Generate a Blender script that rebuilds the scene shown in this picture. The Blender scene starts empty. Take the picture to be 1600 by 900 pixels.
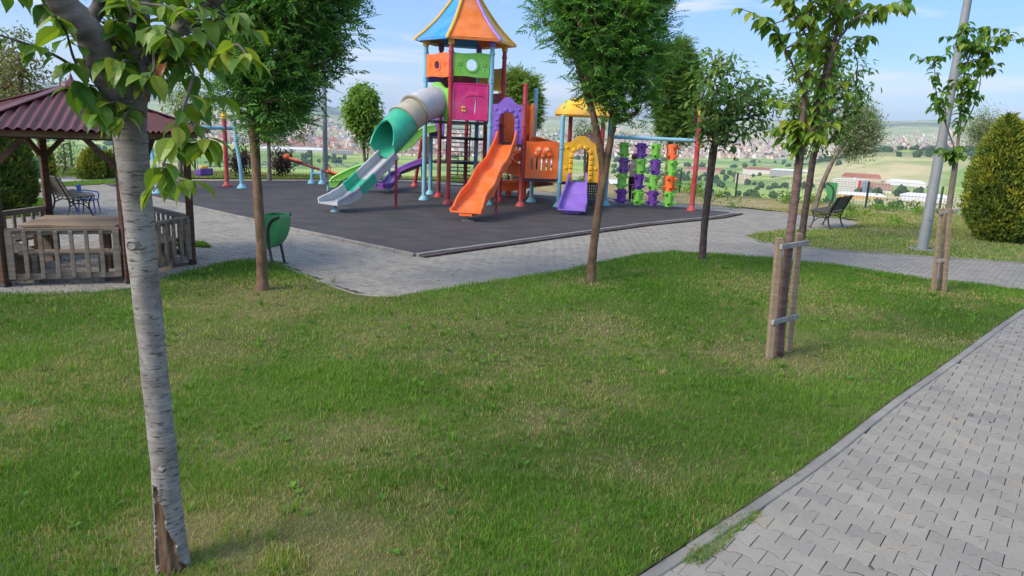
import bpy, math, random
import numpy as np
from mathutils import Vector, Matrix
random.seed(7); RNG = np.random.default_rng(7)
sc = bpy.context.scene; COL = sc.collection
PI = math.pi; rad = math.radians

# ------------------------------------------------------------------ camera model
F = 1130.0; PITCH = rad(12.8); ROLL = rad(2.5); H = 2.2
_fw = np.array([0, math.cos(PITCH), -math.sin(PITCH)]); _u0 = np.array([0, math.sin(PITCH), math.cos(PITCH)]); _r0 = np.array([1.0, 0, 0])
_rt = math.cos(ROLL) * _r0 + math.sin(ROLL) * _u0
_up = -math.sin(ROLL) * _r0 + math.cos(ROLL) * _u0
def ray(x, y): return _fw + _rt * (x - 800) / F - _up * (y - 450) / F
def G(x, y, z=0.0):
    d = ray(x, y); t = (z - H) / d[2]; p = np.array([0, 0, H]) + t * d
    return p
def at(x, y, Y):
    d = ray(x, y); return np.array([0, 0, H]) + d * (Y / d[1])
cam = bpy.data.cameras.new('camera'); co = bpy.data.objects.new('camera', cam); COL.objects.link(co)
cam.sensor_width = 36; cam.lens = 36 * F / 1600; cam.clip_start = 0.05; cam.clip_end = 40000
M = Matrix(((_rt[0], _up[0], -_fw[0], 0), (_rt[1], _up[1], -_fw[1], 0), (_rt[2], _up[2], -_fw[2], H), (0, 0, 0, 1)))
co.matrix_world = M
sc.camera = co

# ------------------------------------------------------------------ materials
def _nt(name):
    m = bpy.data.materials.new(name); m.use_nodes = True
    nt = m.node_tree; b = nt.nodes['Principled BSDF']
    return m, nt, b
def N(nt, t, **k):
    n = nt.nodes.new(t)
    for a, v in k.items():
        if a in n.inputs.keys(): n.inputs[a].default_value = v
        else: setattr(n, a, v)
    return n
def ramp(nt, fac, stops, mode='LINEAR'):
    r = nt.nodes.new('ShaderNodeValToRGB'); r.color_ramp.interpolation = mode
    e = r.color_ramp.elements
    while len(e) < len(stops): e.new(0.5)
    for i, (p, c) in enumerate(stops):
        e[i].position = p; e[i].color = (*c, 1) if len(c) == 3 else c
    nt.links.new(fac, r.inputs['Fac']); return r.outputs['Color']
def mixc(nt, fac, a, b, mode='MIX'):
    m = nt.nodes.new('ShaderNodeMix'); m.data_type = 'RGBA'; m.blend_type = mode
    for s, v in ((m.inputs['Factor'], fac), (m.inputs[6], a), (m.inputs[7], b)):
        if hasattr(v, 'links') or hasattr(v, 'is_linked'): nt.links.new(v, s)
        else: s.default_value = v if isinstance(v, (int, float)) else (*v, 1)
    return m.outputs[2]
def coords(nt, kind='Object', scale=(1, 1, 1)):
    tc = nt.nodes.new('ShaderNodeTexCoord'); mp = nt.nodes.new('ShaderNodeMapping'); mp.inputs['Scale'].default_value = scale
    if kind == 'World':
        g = nt.nodes.new('ShaderNodeNewGeometry'); nt.links.new(g.outputs['Position'], mp.inputs['Vector'])
    else: nt.links.new(tc.outputs[kind], mp.inputs['Vector'])
    return mp.outputs['Vector']
def noise(nt, vec, scale, detail=4, rough=0.55):
    n = nt.nodes.new('ShaderNodeTexNoise'); n.inputs['Scale'].default_value = scale; n.inputs['Detail'].default_value = detail; n.inputs['Roughness'].default_value = rough
    nt.links.new(vec, n.inputs['Vector']); return n.outputs['Fac']
def bump(nt, b, h, strength=0.3, dist=0.01):
    n = nt.nodes.new('ShaderNodeBump'); n.inputs['Strength'].default_value = strength; n.inputs['Distance'].default_value = dist
    nt.links.new(h, n.inputs['Height']); nt.links.new(n.outputs['Normal'], b.inputs['Normal'])
def paint(name, c, rough=0.5, var=0.18, scale=3.0, spec=0.35, metal=0.0, dirt=0.42):
    """weathered plastic / paint: mottled colour, faint dust"""
    m, nt, b = _nt(name); v = coords(nt, 'Object')
    f = noise(nt, v, scale, 5)
    dk = tuple(x * (1 - var) for x in c); lt = tuple(min(1, x * (1 + var * .7) + 0.01) for x in c)
    col = ramp(nt, f, [(0.3, dk), (0.7, lt)])
    f2 = noise(nt, v, scale * 5, 6, 0.7)
    dirtf = mixc(nt, .5, ramp(nt, f2, [(0.50, (0, 0, 0)), (0.75, (dirt,) * 3)]), ramp(nt, noise(nt, v, scale * .5, 3), [(0.42, (0, 0, 0)), (0.70, (dirt * 1.1,) * 3)]), 'ADD')
    g = sum(c) / 3
    col = mixc(nt, dirtf, col, (0.25 * g + 0.16, 0.25 * g + 0.15, 0.25 * g + 0.13))
    nt.links.new(col, b.inputs['Base Color'])
    b.inputs['Metallic'].default_value = metal; b.inputs['Specular IOR Level'].default_value = spec
    r = ramp(nt, f2, [(0.3, (rough * .85,) * 3), (0.7, (min(1, rough * 1.25),) * 3)]); nt.links.new(r, b.inputs['Roughness'])
    bump(nt, b, f2, 0.08, 0.003)
    return m
def wood(name, c1, c2, scale=(3, 3, 40), rough=0.8, s=1.0):
    m, nt, b = _nt(name); v = coords(nt, 'Object', scale)
    f = noise(nt, v, s, 6, 0.65); f2 = noise(nt, coords(nt, 'Object'), 4, 3)
    col = ramp(nt, f, [(0.3, c1), (0.7, c2)])
    col = mixc(nt, f2, col, tuple(x * .6 for x in c1), 'MULTIPLY') if False else mixc(nt, ramp(nt, f2, [(.45, (0, 0, 0)), (.8, (.5, .5, .5))]), col, tuple(x * .55 for x in c1))
    nt.links.new(col, b.inputs['Base Color']); b.inputs['Roughness'].default_value = rough; b.inputs['Specular IOR Level'].default_value = 0.25
    bump(nt, b, f, 0.35, 0.004); return m
def leafmat(name, stops, trans=0.35, rough=0.5):
    """leaf colour chosen per leaf by the 'tint' attribute; part of the light passes through"""
    m, nt, b = _nt(name)
    a = nt.nodes.new('ShaderNodeAttribute'); a.attribute_name = 'tint'
    col = ramp(nt, a.outputs['Fac'], stops)
    nt.links.new(col, b.inputs['Base Color']); b.inputs['Roughness'].default_value = rough; b.inputs['Specular IOR Level'].default_value = 0.35
    t = nt.nodes.new('ShaderNodeBsdfTranslucent'); tcol = mixc(nt, 1.0, col, (1.5, 1.45, .55), 'MULTIPLY'); nt.links.new(tcol, t.inputs['Color'])
    mx = nt.nodes.new('ShaderNodeMixShader'); mx.inputs['Fac'].default_value = trans
    nt.links.new(b.outputs['BSDF'], mx.inputs[1]); nt.links.new(t.outputs['BSDF'], mx.inputs[2])
    nt.links.new(mx.outputs['Shader'], nt.nodes['Material Output'].inputs['Surface']); return m
def barkmat(name, c1, c2, scale, dark=(0.02, 0.017, 0.015), band=0.0, bs=0.6):
    m, nt, b = _nt(name); v = coords(nt, 'Object', scale)
    f = noise(nt, v, 1, 7, 0.7); f2 = noise(nt, coords(nt, 'Object'), 7, 4)
    col = ramp(nt, f, [(0.28, dark), (0.43, c1), (0.7, c2)])
    col = mixc(nt, ramp(nt, f2, [(.4, (0, 0, 0)), (.75, (.6, .6, .6))]), col, tuple(x * .55 for x in c1))
    nt.links.new(col, b.inputs['Base Color']); b.inputs['Roughness'].default_value = 0.85; b.inputs['Specular IOR Level'].default_value = 0.2
    bump(nt, b, f, bs, 0.008); return m

red = paint('red_steel', (0.36, 0.022, 0.03), 0.45); blue = paint('pale_blue_steel', (0.17, 0.42, 0.55), 0.45)
yellow = paint('yellow_plastic', (0.78, 0.42, 0.012), 0.42); orange = paint('orange_plastic', (0.84, 0.14, 0.012), 0.38)
lime = paint('lime_plastic', (0.17, 0.52, 0.06), 0.42); teal = paint('teal_plastic', (0.01, 0.36, 0.22), 0.4)
purple = paint('purple_plastic', (0.20, 0.10, 0.52), 0.42); deep_purple = paint('deep_purple_plastic', (0.13, 0.035, 0.30), 0.42)
pink = paint('magenta_plastic', (0.62, 0.02, 0.19), 0.42); cyan = paint('blue_plastic', (0.02, 0.27, 0.72), 0.45)
greyp = paint('grey_plastic', (0.40, 0.42, 0.46), 0.45); beige = paint('faded_beige_plastic', (0.36, 0.33, 0.25), 0.5)
black = paint('black_coated_steel', (0.022, 0.02, 0.024), 0.55); darkred = paint('dark_red_plastic', (0.16, 0.02, 0.02), 0.5)
roofor = paint('roof_orange', (0.72, 0.17, 0.014), 0.45); roofyel = paint('roof_yellow', (0.66, 0.37, 0.02), 0.45)
white = paint('white_paint', (0.75, 0.75, 0.72), 0.5); steel = paint('galvanised_steel', (0.22, 0.245, 0.26), 0.6, 0.12, metal=0.2)
binGreen = paint('bin_green', (0.03, 0.26, 0.07), 0.5); darkgreen = paint('dark_green_post', (0.015, 0.06, 0.035), 0.5)
chairblue = paint('chair_blue', (0.03, 0.08, 0.33), 0.4)
railwood = wood('weathered_grey_wood', (0.115, 0.09, 0.068), (0.26, 0.215, 0.165)); postwood = wood('brown_stained_wood', (0.05, 0.026, 0.016), (0.13, 0.07, 0.045))
tablewood = wood('tan_plank_wood', (0.21, 0.15, 0.10), (0.36, 0.28, 0.19), (3, 40, 3)); stakewood = wood('stake_wood', (0.17, 0.125, 0.085), (0.31, 0.24, 0.165))
beamwood = wood('beam_wood', (0.14, 0.085, 0.055), (0.27, 0.18, 0.12), (3, 3, 30)); crosswood = wood('grey_cross_board', (0.17, 0.165, 0.155), (0.33, 0.32, 0.30), (30, 3, 3))
benchwood = wood('dark_bench_slat', (0.05, 0.045, 0.035), (0.14, 0.13, 0.105), (25, 4, 4))
skin = paint('skin', (0.45, 0.26, 0.18), 0.6, 0.08, dirt=0); hairm = paint('dark_hair', (0.012, 0.01, 0.009), 0.6, 0.2, dirt=0)
shirt = paint('dusty_pink_cloth', (0.34, 0.26, 0.27), 0.9, 0.12, dirt=0); trousers = paint('black_cloth', (0.016, 0.016, 0.019), 0.9, 0.2, dirt=0)
shirt2 = paint('pale_red_cloth', (0.5, 0.26, 0.25), 0.9, 0.12, dirt=0); shirt3 = paint('light_grey_cloth', (0.45, 0.46, 0.5), 0.9, 0.12, dirt=0)

# ------------------------------------------------------------------ mesh helpers
def mesh_np(name, V, F_, tint=None, smooth=False):
    V = np.asarray(V, dtype=np.float32).reshape(-1, 3); F_ = np.asarray(F_, dtype=np.int32); k = F_.shape[1]
    me = bpy.data.meshes.new(name); me.vertices.add(len(V)); me.vertices.foreach_set('co', V.ravel())
    me.loops.add(F_.size); me.loops.foreach_set('vertex_index', F_.ravel())
    me.polygons.add(len(F_)); me.polygons.foreach_set('loop_start', np.arange(0, F_.size, k, dtype=np.int32))
    me.polygons.foreach_set('use_smooth', np.full(len(F_), bool(smooth)))
    if tint is not None:
        a = me.attributes.new('tint', 'FLOAT', 'POINT'); a.data.foreach_set('value', np.asarray(tint, dtype=np.float32))
    me.update(calc_edges=True); return me
def link(name, me, mat=None, parent=None):
    o = bpy.data.objects.new(name, me); COL.objects.link(o)
    if mat is not None:
        for m_ in (mat if isinstance(mat, (list, tuple)) else [mat]): me.materials.append(m_)
    if parent is not None: o.parent = parent
    return o
def tag(o, label=None, cat=None, group=None, kind=None):
    for k, v in (('label', label), ('category', cat), ('group', group), ('kind', kind)):
        if v: o[k] = v
    return o
def empty(name, loc, label, cat, group=None, rz=0.0, scale=1.0):
    o = bpy.data.objects.new(name, None); COL.objects.link(o); o.location = [float(c) for c in loc]; o.rotation_euler = (0, 0, rz); o.scale = (scale,) * 3
    o.empty_display_size = 0.2
    return tag(o, label, cat, group)
def copy_tree(o, parent=None):
    c = o.copy(); COL.objects.link(c)
    if parent is not None: c.parent = parent
    for ch in list(o.children): copy_tree(ch, c)
    return c
class MB:
    def __init__(s): s.v = []; s.f = []; s.m = []; s.mi = 0
    def add(s, vs, fs):
        o = len(s.v); s.v.extend([tuple(float(c) for c in p) for p in vs]); s.f.extend([tuple(i + o for i in f) for f in fs]); s.m.extend([s.mi] * len(fs)); return s
    def box(s, c, size, rz=0.0, ax=None, bev=0.0):
        """box with chamfered edges; ax = three axes (rows) or a yaw"""
        c = np.array(c, float); h = np.array(size, float) / 2
        if ax is None: ax = np.array([[math.cos(rz), math.sin(rz), 0], [-math.sin(rz), math.cos(rz), 0], [0, 0, 1]])
        ax = np.array(ax, float)
        b = min(bev, min(h) * .6)
        if b <= 0:
            vs = [c + ax.T @ (h * np.array(q)) for q in ((-1, -1, -1), (1, -1, -1), (1, 1, -1), (-1, 1, -1), (-1, -1, 1), (1, -1, 1), (1, 1, 1), (-1, 1, 1))]
            return s.add(vs, [(0, 3, 2, 1), (4, 5, 6, 7), (0, 1, 5, 4), (1, 2, 6, 5), (2, 3, 7, 6), (3, 0, 4, 7)])
        vs = []; idx = {}
        for sx in (-1, 1):
            for sy in (-1, 1):
                for sz in (-1, 1):
                    for a in range(3):
                        q = np.array([sx, sy, sz]) * (h - b); q[a] = (sx, sy, sz)[a] * h[a]
                        idx[(sx, sy, sz, a)] = len(vs); vs.append(c + ax.T @ q)
        fs = []
        for a in range(3):
            b1, c1 = (a + 1) % 3, (a + 2) % 3
            for sg in (-1, 1):
                q = []
                for (p, r) in ((-1, -1), (1, -1), (1, 1), (-1, 1)):
                    k = [0, 0, 0]; k[a] = sg; k[b1] = p; k[c1] = r; q.append(idx[(*k, a)])
                fs.append(tuple(q) if sg > 0 else tuple(q[::-1]))
        for a in range(3):
            b1, c1 = (a + 1) % 3, (a + 2) % 3
            for p in (-1, 1):
                for r in (-1, 1):
                    def K(sv, ax_):
                        k = [0, 0, 0]; k[a] = sv; k[b1] = p; k[c1] = r; return idx[(*k, ax_)]
                    fs.append((K(-1, b1), K(1, b1), K(1, c1), K(-1, c1)))
        for sx in (-1, 1):
            for sy in (-1, 1):
                for sz in (-1, 1): fs.append(tuple(idx[(sx, sy, sz, a)] for a in range(3)))
        return s.add(vs, fs)
    def bar(s, a, b, w, h, up=(0, 0, 1), bev=0.004):
        a = np.array(a, float); b = np.array(b, float); d = b - a; L = np.linalg.norm(d); x = d / L
        y = np.cross(up, x)
        if np.linalg.norm(y) < 1e-4: y = np.cross((0, 1, 0), x)
        y /= np.linalg.norm(y); z = np.cross(x, y)
        return s.box((a + b) / 2, (L, w, h), ax=[x, y, z], bev=bev)
    def tube(s, pts, r, n=10, cap=True):
        pts = [np.array(p, float) for p in pts]; k = len(pts)
        rs = [r] * k if np.isscalar(r) else list(r)
        vs = []; prev = None
        for i, p in enumerate(pts):
            t = pts[min(i + 1, k - 1)] - pts[max(i - 1, 0)]; t = t / (np.linalg.norm(t) + 1e-9)
            if prev is None:
                u = np.cross(t, (0, 0, 1.0))
                if np.linalg.norm(u) < 1e-3: u = np.cross(t, (0, 1.0, 0))
            else: u = prev - t * np.dot(prev, t)
            u = u / np.linalg.norm(u); prev = u; w = np.cross(t, u)
            for j in range(n):
                a = 2 * PI * j / n; vs.append(p + rs[i] * (math.cos(a) * u + math.sin(a) * w))
        fs = [(i * n + j, i * n + (j + 1) % n, (i + 1) * n + (j + 1) % n, (i + 1) * n + j) for i in range(k - 1) for j in range(n)]
        if cap: fs += [tuple(range(n))[::-1], tuple(range((k - 1) * n, k * n))]
        return s.add(vs, fs)
    def lathe(s, prof, c=(0, 0, 0), n=16, ax=None):
        """prof: (r, z) from bottom to top"""
        c = np.array(c, float); vs = []
        for r, z in prof:
            for j in range(n):
                a = 2 * PI * j / n; q = np.array([r * math.cos(a), r * math.sin(a), z])
                vs.append(c + (q if ax is None else np.array(ax).T @ q))
        k = len(prof); fs = [(i * n + j, i * n + (j + 1) % n, (i + 1) * n + (j + 1) % n, (i + 1) * n + j) for i in range(k - 1) for j in range(n)]
        fs += [tuple(range(n))[::-1], tuple(range((k - 1) * n, k * n))]
        return s.add(vs, fs)
    def sweep(s, path, prof, closed=True, side=None, caps=True):
        """sweep a cross-section (u across, v up) along a path whose side vector stays level"""
        path = [np.array(p, float) for p in path]; k = len(path); vs = []
        for i, p in enumerate(path):
            t = path[min(i + 1, k - 1)] - path[max(i - 1, 0)]; t /= np.linalg.norm(t)
            sd = np.cross(t, (0, 0, 1.0)); sd /= np.linalg.norm(sd); upv = np.cross(sd, t)
            pr = prof(i / (k - 1)) if callable(prof) else prof
            for (u, v) in pr: vs.append(p + sd * u + upv * v)
        n = len(vs) // k; m = n if closed else n - 1
        fs = [(i * n + j, i * n + (j + 1) % n, (i + 1) * n + (j + 1) % n, (i + 1) * n + j) for i in range(k - 1) for j in range(m)]
        if caps and closed: fs += [tuple(range(n))[::-1], tuple(range((k - 1) * n, k * n))]
        return s.add(vs, fs)
    def plate(s, outline, hole, o, ex, ey, th):
        """flat plate (outline in 2D, optional round-ish hole loop of the same vertex count) extruded th along ex x ey"""
        o = np.array(o, float); ex = np.array(ex, float); ey = np.array(ey, float); nz = np.cross(ex, ey); nz /= np.linalg.norm(nz)
        def P(q, d): return o + ex * q[0] + ey * q[1] + nz * d
        n = len(outline)
        if hole is None:
            vs = [P(q, -th / 2) for q in outline] + [P(q, th / 2) for q in outline]
            return s.add(vs, [tuple(range(n))[::-1], tuple(range(n, 2 * n))] + [(j, (j + 1) % n, n + (j + 1) % n, n + j) for j in range(n)])
        vs = [P(q, -th / 2) for q in outline] + [P(q, -th / 2) for q in hole] + [P(q, th / 2) for q in outline] + [P(q, th / 2) for q in hole]
        fs = []
        for j in range(n):
            k = (j + 1) % n
            fs += [(j, n + j, n + k, k), (2 * n + j, 2 * n + k, 3 * n + k, 3 * n + j), (j, k, 2 * n + k, 2 * n + j), (n + j, 3 * n + j, 3 * n + k, n + k)]
        return s.add(vs, fs)
    def build(s, name, mat, parent=None, smooth=False, world=False, bevel=0.0):
        me = bpy.data.meshes.new(name); v = s.v
        if world and parent is not None:
            r = parent
            while r.parent is not None: r = r.parent
            l = r.location; v = [(a - l[0], b - l[1], c - l[2]) for a, b, c in v]
        me.from_pydata(v, [], s.f); me.update()
        o = link(name, me, mat, parent)
        if max(s.m, default=0) > 0: me.polygons.foreach_set('material_index', s.m)
        if smooth:
            me.polygons.foreach_set('use_smooth', [True] * len(me.polygons))
            md = o.modifiers.new('edges', 'EDGE_SPLIT'); md.split_angle = rad(40)
        if bevel:
            md = o.modifiers.new('bevel', 'BEVEL'); md.width = bevel; md.segments = 2; md.limit_method = 'ANGLE'
        return o
def spline(pts, n=8):
    P_ = [np.array(p, float) for p in pts]; out = []
    for i in range(len(P_) - 1):
        p0 = P_[max(i - 1, 0)]; p1 = P_[i]; p2 = P_[i + 1]; p3 = P_[min(i + 2, len(P_) - 1)]
        for k in range(n):
            t = k / n
            out.append(0.5 * ((2 * p1) + (-p0 + p2) * t + (2 * p0 - 5 * p1 + 4 * p2 - p3) * t * t + (-p0 + 3 * p1 - 3 * p2 + p3) * t ** 3))
    out.append(P_[-1]); return out
def pip(P_, poly):
    x, y = P_[:, 0], P_[:, 1]; ins = np.zeros(len(P_), bool); n = len(poly)
    for i in range(n):
        x1, y1 = poly[i][:2]; x2, y2 = poly[(i + 1) % n][:2]
        c = ((y1 > y) != (y2 > y)) & (x < (x2 - x1) * (y - y1) / (y2 - y1 + 1e-12) + x1); ins ^= c
    return ins
def vnoise(x, y, seed=0):
    """smooth value noise for scatter decisions"""
    xi = np.floor(x).astype(np.int64); yi = np.floor(y).astype(np.int64); fx = x - xi; fy = y - yi
    def h(a, b):
        n = (a * 374761393 + b * 668265263 + seed * 974711) & 0x7fffffff; n = ((n ^ (n >> 13)) * 1274126177) & 0x7fffffff
        return ((n ^ (n >> 16)) & 0xffff) / 65535.0
    fx = fx * fx * (3 - 2 * fx); fy = fy * fy * (3 - 2 * fy)
    return (h(xi, yi) * (1 - fx) + h(xi + 1, yi) * fx) * (1 - fy) + (h(xi, yi + 1) * (1 - fx) + h(xi + 1, yi + 1) * fx) * fy
def fbm(x, y, seed=0): return (vnoise(x, y, seed) * .5 + vnoise(x * 2.1, y * 2.1, seed + 1) * .3 + vnoise(x * 4.3, y * 4.3, seed + 2) * .2)

# ------------------------------------------------------------------ sky, sun
SUN_EL, SUN_AZ = rad(36), rad(238)     # azimuth clockwise from +Y: behind the camera, to the left
w = bpy.data.worlds.new('World'); sc.world = w; w.use_nodes = True; nt = w.node_tree
bg = nt.nodes['Background']; sky = nt.nodes.new('ShaderNodeTexSky'); sky.sky_type = 'NISHITA'; sky.sun_disc = False
sky.sun_elevation = SUN_EL; sky.sun_rotation = SUN_AZ; sky.air_density = 1.0; sky.dust_density = 0.6; sky.ozone_density = 2.5; sky.altitude = 900
tc = nt.nodes.new('ShaderNodeTexCoord'); sp = nt.nodes.new('ShaderNodeSeparateXYZ'); nt.links.new(tc.outputs['Generated'], sp.inputs[0])
mp = nt.nodes.new('ShaderNodeMapping'); mp.inputs['Scale'].default_value = (1.6, 1.6, 13); mp.inputs['Rotation'].default_value = (0, 0.04, 0); nt.links.new(tc.outputs['Generated'], mp.inputs['Vector'])
n1 = nt.nodes.new('ShaderNodeTexNoise'); n1.inputs['Scale'].default_value = 2.3; n1.inputs['Detail'].default_value = 7; n1.inputs['Roughness'].default_value = 0.55; n1.inputs['Distortion'].default_value = 0.4
nt.links.new(mp.outputs['Vector'], n1.inputs['Vector'])
cl = ramp(nt, n1.outputs['Fac'], [(0.52, (0, 0, 0)), (0.70, (0.75, 0.75, 0.75))])
hz = ramp(nt, sp.outputs['Z'], [(0.0, (1.0, 1.0, 1.0)), (0.10, (0.45, 0.45, 0.45)), (0.35, (0, 0, 0))])
skyb = mixc(nt, 1.0, sky.outputs['Color'], ramp(nt, sp.outputs['Z'], [(0.0, (.32, .345, .385)), (.10, (.20, .285, .41)), (.25, (.18, .31, .51)), (.5, (1.42, 1.15, .92)), (.8, (2.1, 1.62, 1.14))]), 'MULTIPLY')
c2 = mixc(nt, 0.0, skyb, (1.75, 2.1, 2.5)); nt.nodes[-1].name = 'hazemix'
hm = nt.nodes[-1]; sc_ = nt.nodes.new('ShaderNodeMath'); sc_.operation = 'MULTIPLY'; sc_.inputs[1].default_value = 0.55; nt.links.new(hz, sc_.inputs[0]); nt.links.new(sc_.outputs[0], hm.inputs['Factor'])
c3 = mixc(nt, cl, c2, (2.6, 2.5, 2.6))
nt.links.new(c3, bg.inputs['Color']); bg.inputs['Strength'].default_value = 0.15
sl = bpy.data.lights.new('sun', 'SUN'); sl.energy = 1.5; sl.angle = rad(22); sl.color = (1.0, 0.86, 0.68)
so = bpy.data.objects.new('sun', sl); COL.objects.link(so)
sd = Vector((math.sin(SUN_AZ) * math.cos(SUN_EL), math.cos(SUN_AZ) * math.cos(SUN_EL), math.sin(SUN_EL)))
so.rotation_euler = sd.to_track_quat('Z', 'Y').to_euler(); so.location = (-30, -20, 40)
sc.view_settings.view_transform = 'Standard'; sc.view_settings.look = 'None'; sc.view_settings.exposure = 1.62; sc.view_settings.gamma = 1
sc.cycles.max_bounces = 6; sc.cycles.transparent_max_bounces = 8; sc.cycles.volume_bounces = 0
try: sc.cycles.use_denoising = True
except Exception: pass

# ------------------------------------------------------------------ ground
FENCE = [(26.0, 15.0), (18.6, 19.2), (15.0, 21.25), (11.22, 23.32), (7.6, 25.22), (6.11, 26.18), (3.2, 28.6), (0.6, 30.6), (-1.8, 30.6), (-3.6, 28.2), (-9, 26.9), (-16, 25.6), (-30, 23.0)]
_fx = np.array([p[0] for p in FENCE][::-1]); _fy = np.array([p[1] for p in FENCE][::-1])
def edge_y(x): return np.interp(x, _fx, _fy)
_px = [-400, 0, 300, 400, 500, 560, 700, 850, 1000, 1150, 1400, 1600, 2000]; _pr = [200, 200, 180, 150, 118, 20, 40, 105, 85, 130, 205, 270, 330]
def terrain_z(x, y):
    s = np.maximum(y - edge_y(x) - 1.2, np.maximum(np.abs(x) - 40, 0) * 0.8); s = np.maximum(s, 0)
    z = -90 * (1 - np.exp(-s / 400.0))
    r = np.hypot(x, y); px = 800 + 1130 * np.clip(x / np.maximum(y, 1), -3, 3)
    ridge = np.interp(px, _px, _pr)
    t = np.clip((r - 2900) / 6300, 0, 1); t = t * t * (3 - 2 * t)
    rough = (fbm(x / 900 + 50, y / 900 + 50, 3) - .5) * 2
    z = z + t * (ridge + 90 + rough * 55 * t)
    z = z - np.clip((r - 9400) / 3000, 0, 1) * 260
    # spur of dry hillside coming in from the right
    a = np.clip((px - 1120) / 300, 0, 1); a = a * a * (3 - 2 * a)
    z = z + a * 70 * np.exp(-((r - 1750) / 430) ** 2) * (0.8 + .4 * fbm(x / 160, y / 160, 8))
    z = z + (fbm(x / 220 + 9, y / 220 + 9, 5) - .5) * 9 * np.clip((r - 300) / 900, 0, 1)
    return z
az = np.radians(np.concatenate([np.linspace(-180, -60, 40)[:-1], np.linspace(-60, 60, 420), np.linspace(60, 180, 40)[1:]]))
rr = np.concatenate([[0.5, 4, 8, 12, 15], np.arange(17, 36, 0.8), np.geomspace(37, 1000, 45)[0:], np.geomspace(1030, 12500, 130)])
A_, R_ = np.meshgrid(az, rr, indexing='ij'); X_ = R_ * np.sin(A_); Y_ = R_ * np.cos(A_); Z_ = terrain_z(X_, Y_)
na, nr = X_.shape; ii, jj = np.meshgrid(np.arange(na - 1), np.arange(nr - 1), indexing='ij'); q = ii * nr + jj
me = mesh_np('ground', np.stack([X_, Y_, Z_], -1), np.stack([q, q + nr, q + nr + 1, q + 1], -1).reshape(-1, 4)[:, ::-1], smooth=True)
PXg = 800 + 1130 * np.clip(X_ / np.maximum(Y_, 1), -3, 3)
forest = 1.6 * np.clip((R_ - 5600) / 1800, 0, 1) * np.clip((760 - PXg) / 120, 0, 1) + np.clip((PXg - 1235) / 50, 0, 1) * np.exp(-((R_ - 1930) / 260) ** 2) * 1.5 + np.clip((fbm(X_ / 700 + 3, Y_ / 700, 21) - .56) * 8, 0, 1) * np.clip((R_ - 3800) / 1500, 0, 1) * .8
dry = np.clip((PXg - 1140) / 110, 0, 1) * np.exp(-((R_ - 1450) / 230) ** 2) * 1.7 + np.clip((PXg - 500) / 400, .45, .8) * np.clip((R_ - 2600) / 1500, 0, 1)
a_ = me.attributes.new('forest', 'FLOAT', 'POINT'); a_.data.foreach_set('value', np.clip(forest, 0, 1).ravel().astype(np.float32))
a_ = me.attributes.new('dry', 'FLOAT', 'POINT'); a_.data.foreach_set('value', np.clip(dry, 0, 1).ravel().astype(np.float32))
m, nt, b = _nt('countryside'); v = coords(nt, 'World', (1, 1, 0))
vor = nt.nodes.new('ShaderNodeTexVoronoi'); vor.inputs['Scale'].default_value = 0.0065
mpv = coords(nt, 'World', (0.55, 1.25, 0)); nt.links.new(mpv, vor.inputs['Vector']); vor.inputs['Randomness'].default_value = 0.9
sepc = nt.nodes.new('ShaderNodeSeparateColor'); nt.links.new(vor.outputs['Color'], sepc.inputs[0])
fields = ramp(nt, sepc.outputs[0], [(0.0, (0.17, 0.28, 0.07)), (0.28, (0.28, 0.39, 0.09)), (0.5, (0.36, 0.45, 0.12)), (0.7, (0.22, 0.33, 0.09)), (0.84, (0.45, 0.45, 0.20)), (0.95, (0.48, 0.40, 0.25))], 'CONSTANT')  # field colours lightened, so full sun on the valley is painted in
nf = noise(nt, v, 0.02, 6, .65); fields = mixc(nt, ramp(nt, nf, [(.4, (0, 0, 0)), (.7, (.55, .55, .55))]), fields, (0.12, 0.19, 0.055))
near = nt.nodes.new('ShaderNodeVectorMath'); near.operation = 'LENGTH'; nt.links.new(v, near.inputs[0])
mr = nt.nodes.new('ShaderNodeMapRange'); mr.inputs[1].default_value = 30; mr.inputs[2].default_value = 120; nt.links.new(near.outputs['Value'], mr.inputs[0])
ng = noise(nt, v, 0.9, 8, .7); local = ramp(nt, ng, [(0.32, (0.075, 0.11, 0.03)), (0.47, (0.20, 0.19, 0.075)), (0.62, (0.33, 0.265, 0.14))])
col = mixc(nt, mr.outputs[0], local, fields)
ad = nt.nodes.new('ShaderNodeAttribute'); ad.attribute_name = 'dry'; af = nt.nodes.new('ShaderNodeAttribute'); af.attribute_name = 'forest'
nd = noise(nt, v, 0.006, 7, .62); dm = nt.nodes.new('ShaderNodeMath'); dm.operation = 'MULTIPLY'; nt.links.new(ad.outputs['Fac'], dm.inputs[0]); nt.links.new(ramp(nt, nd, [(.42, (0.05,) * 3), (.60, (.95,) * 3)]), dm.inputs[1])
col = mixc(nt, dm.outputs[0], col, (0.50, 0.42, 0.25))
nf2 = noise(nt, v, 0.012, 8, .7); fm = nt.nodes.new('ShaderNodeMath'); fm.operation = 'MULTIPLY'; nt.links.new(af.outputs['Fac'], fm.inputs[0]); nt.links.new(ramp(nt, nf2, [(.38, (0,) * 3), (.5, (1, 1, 1))]), fm.inputs[1])
col = mixc(nt, fm.outputs[0], col, (0.018, 0.045, 0.022))
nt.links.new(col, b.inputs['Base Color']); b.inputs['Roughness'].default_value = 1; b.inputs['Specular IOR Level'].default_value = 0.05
tag(link('ground', me, m), kind='structure')

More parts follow.
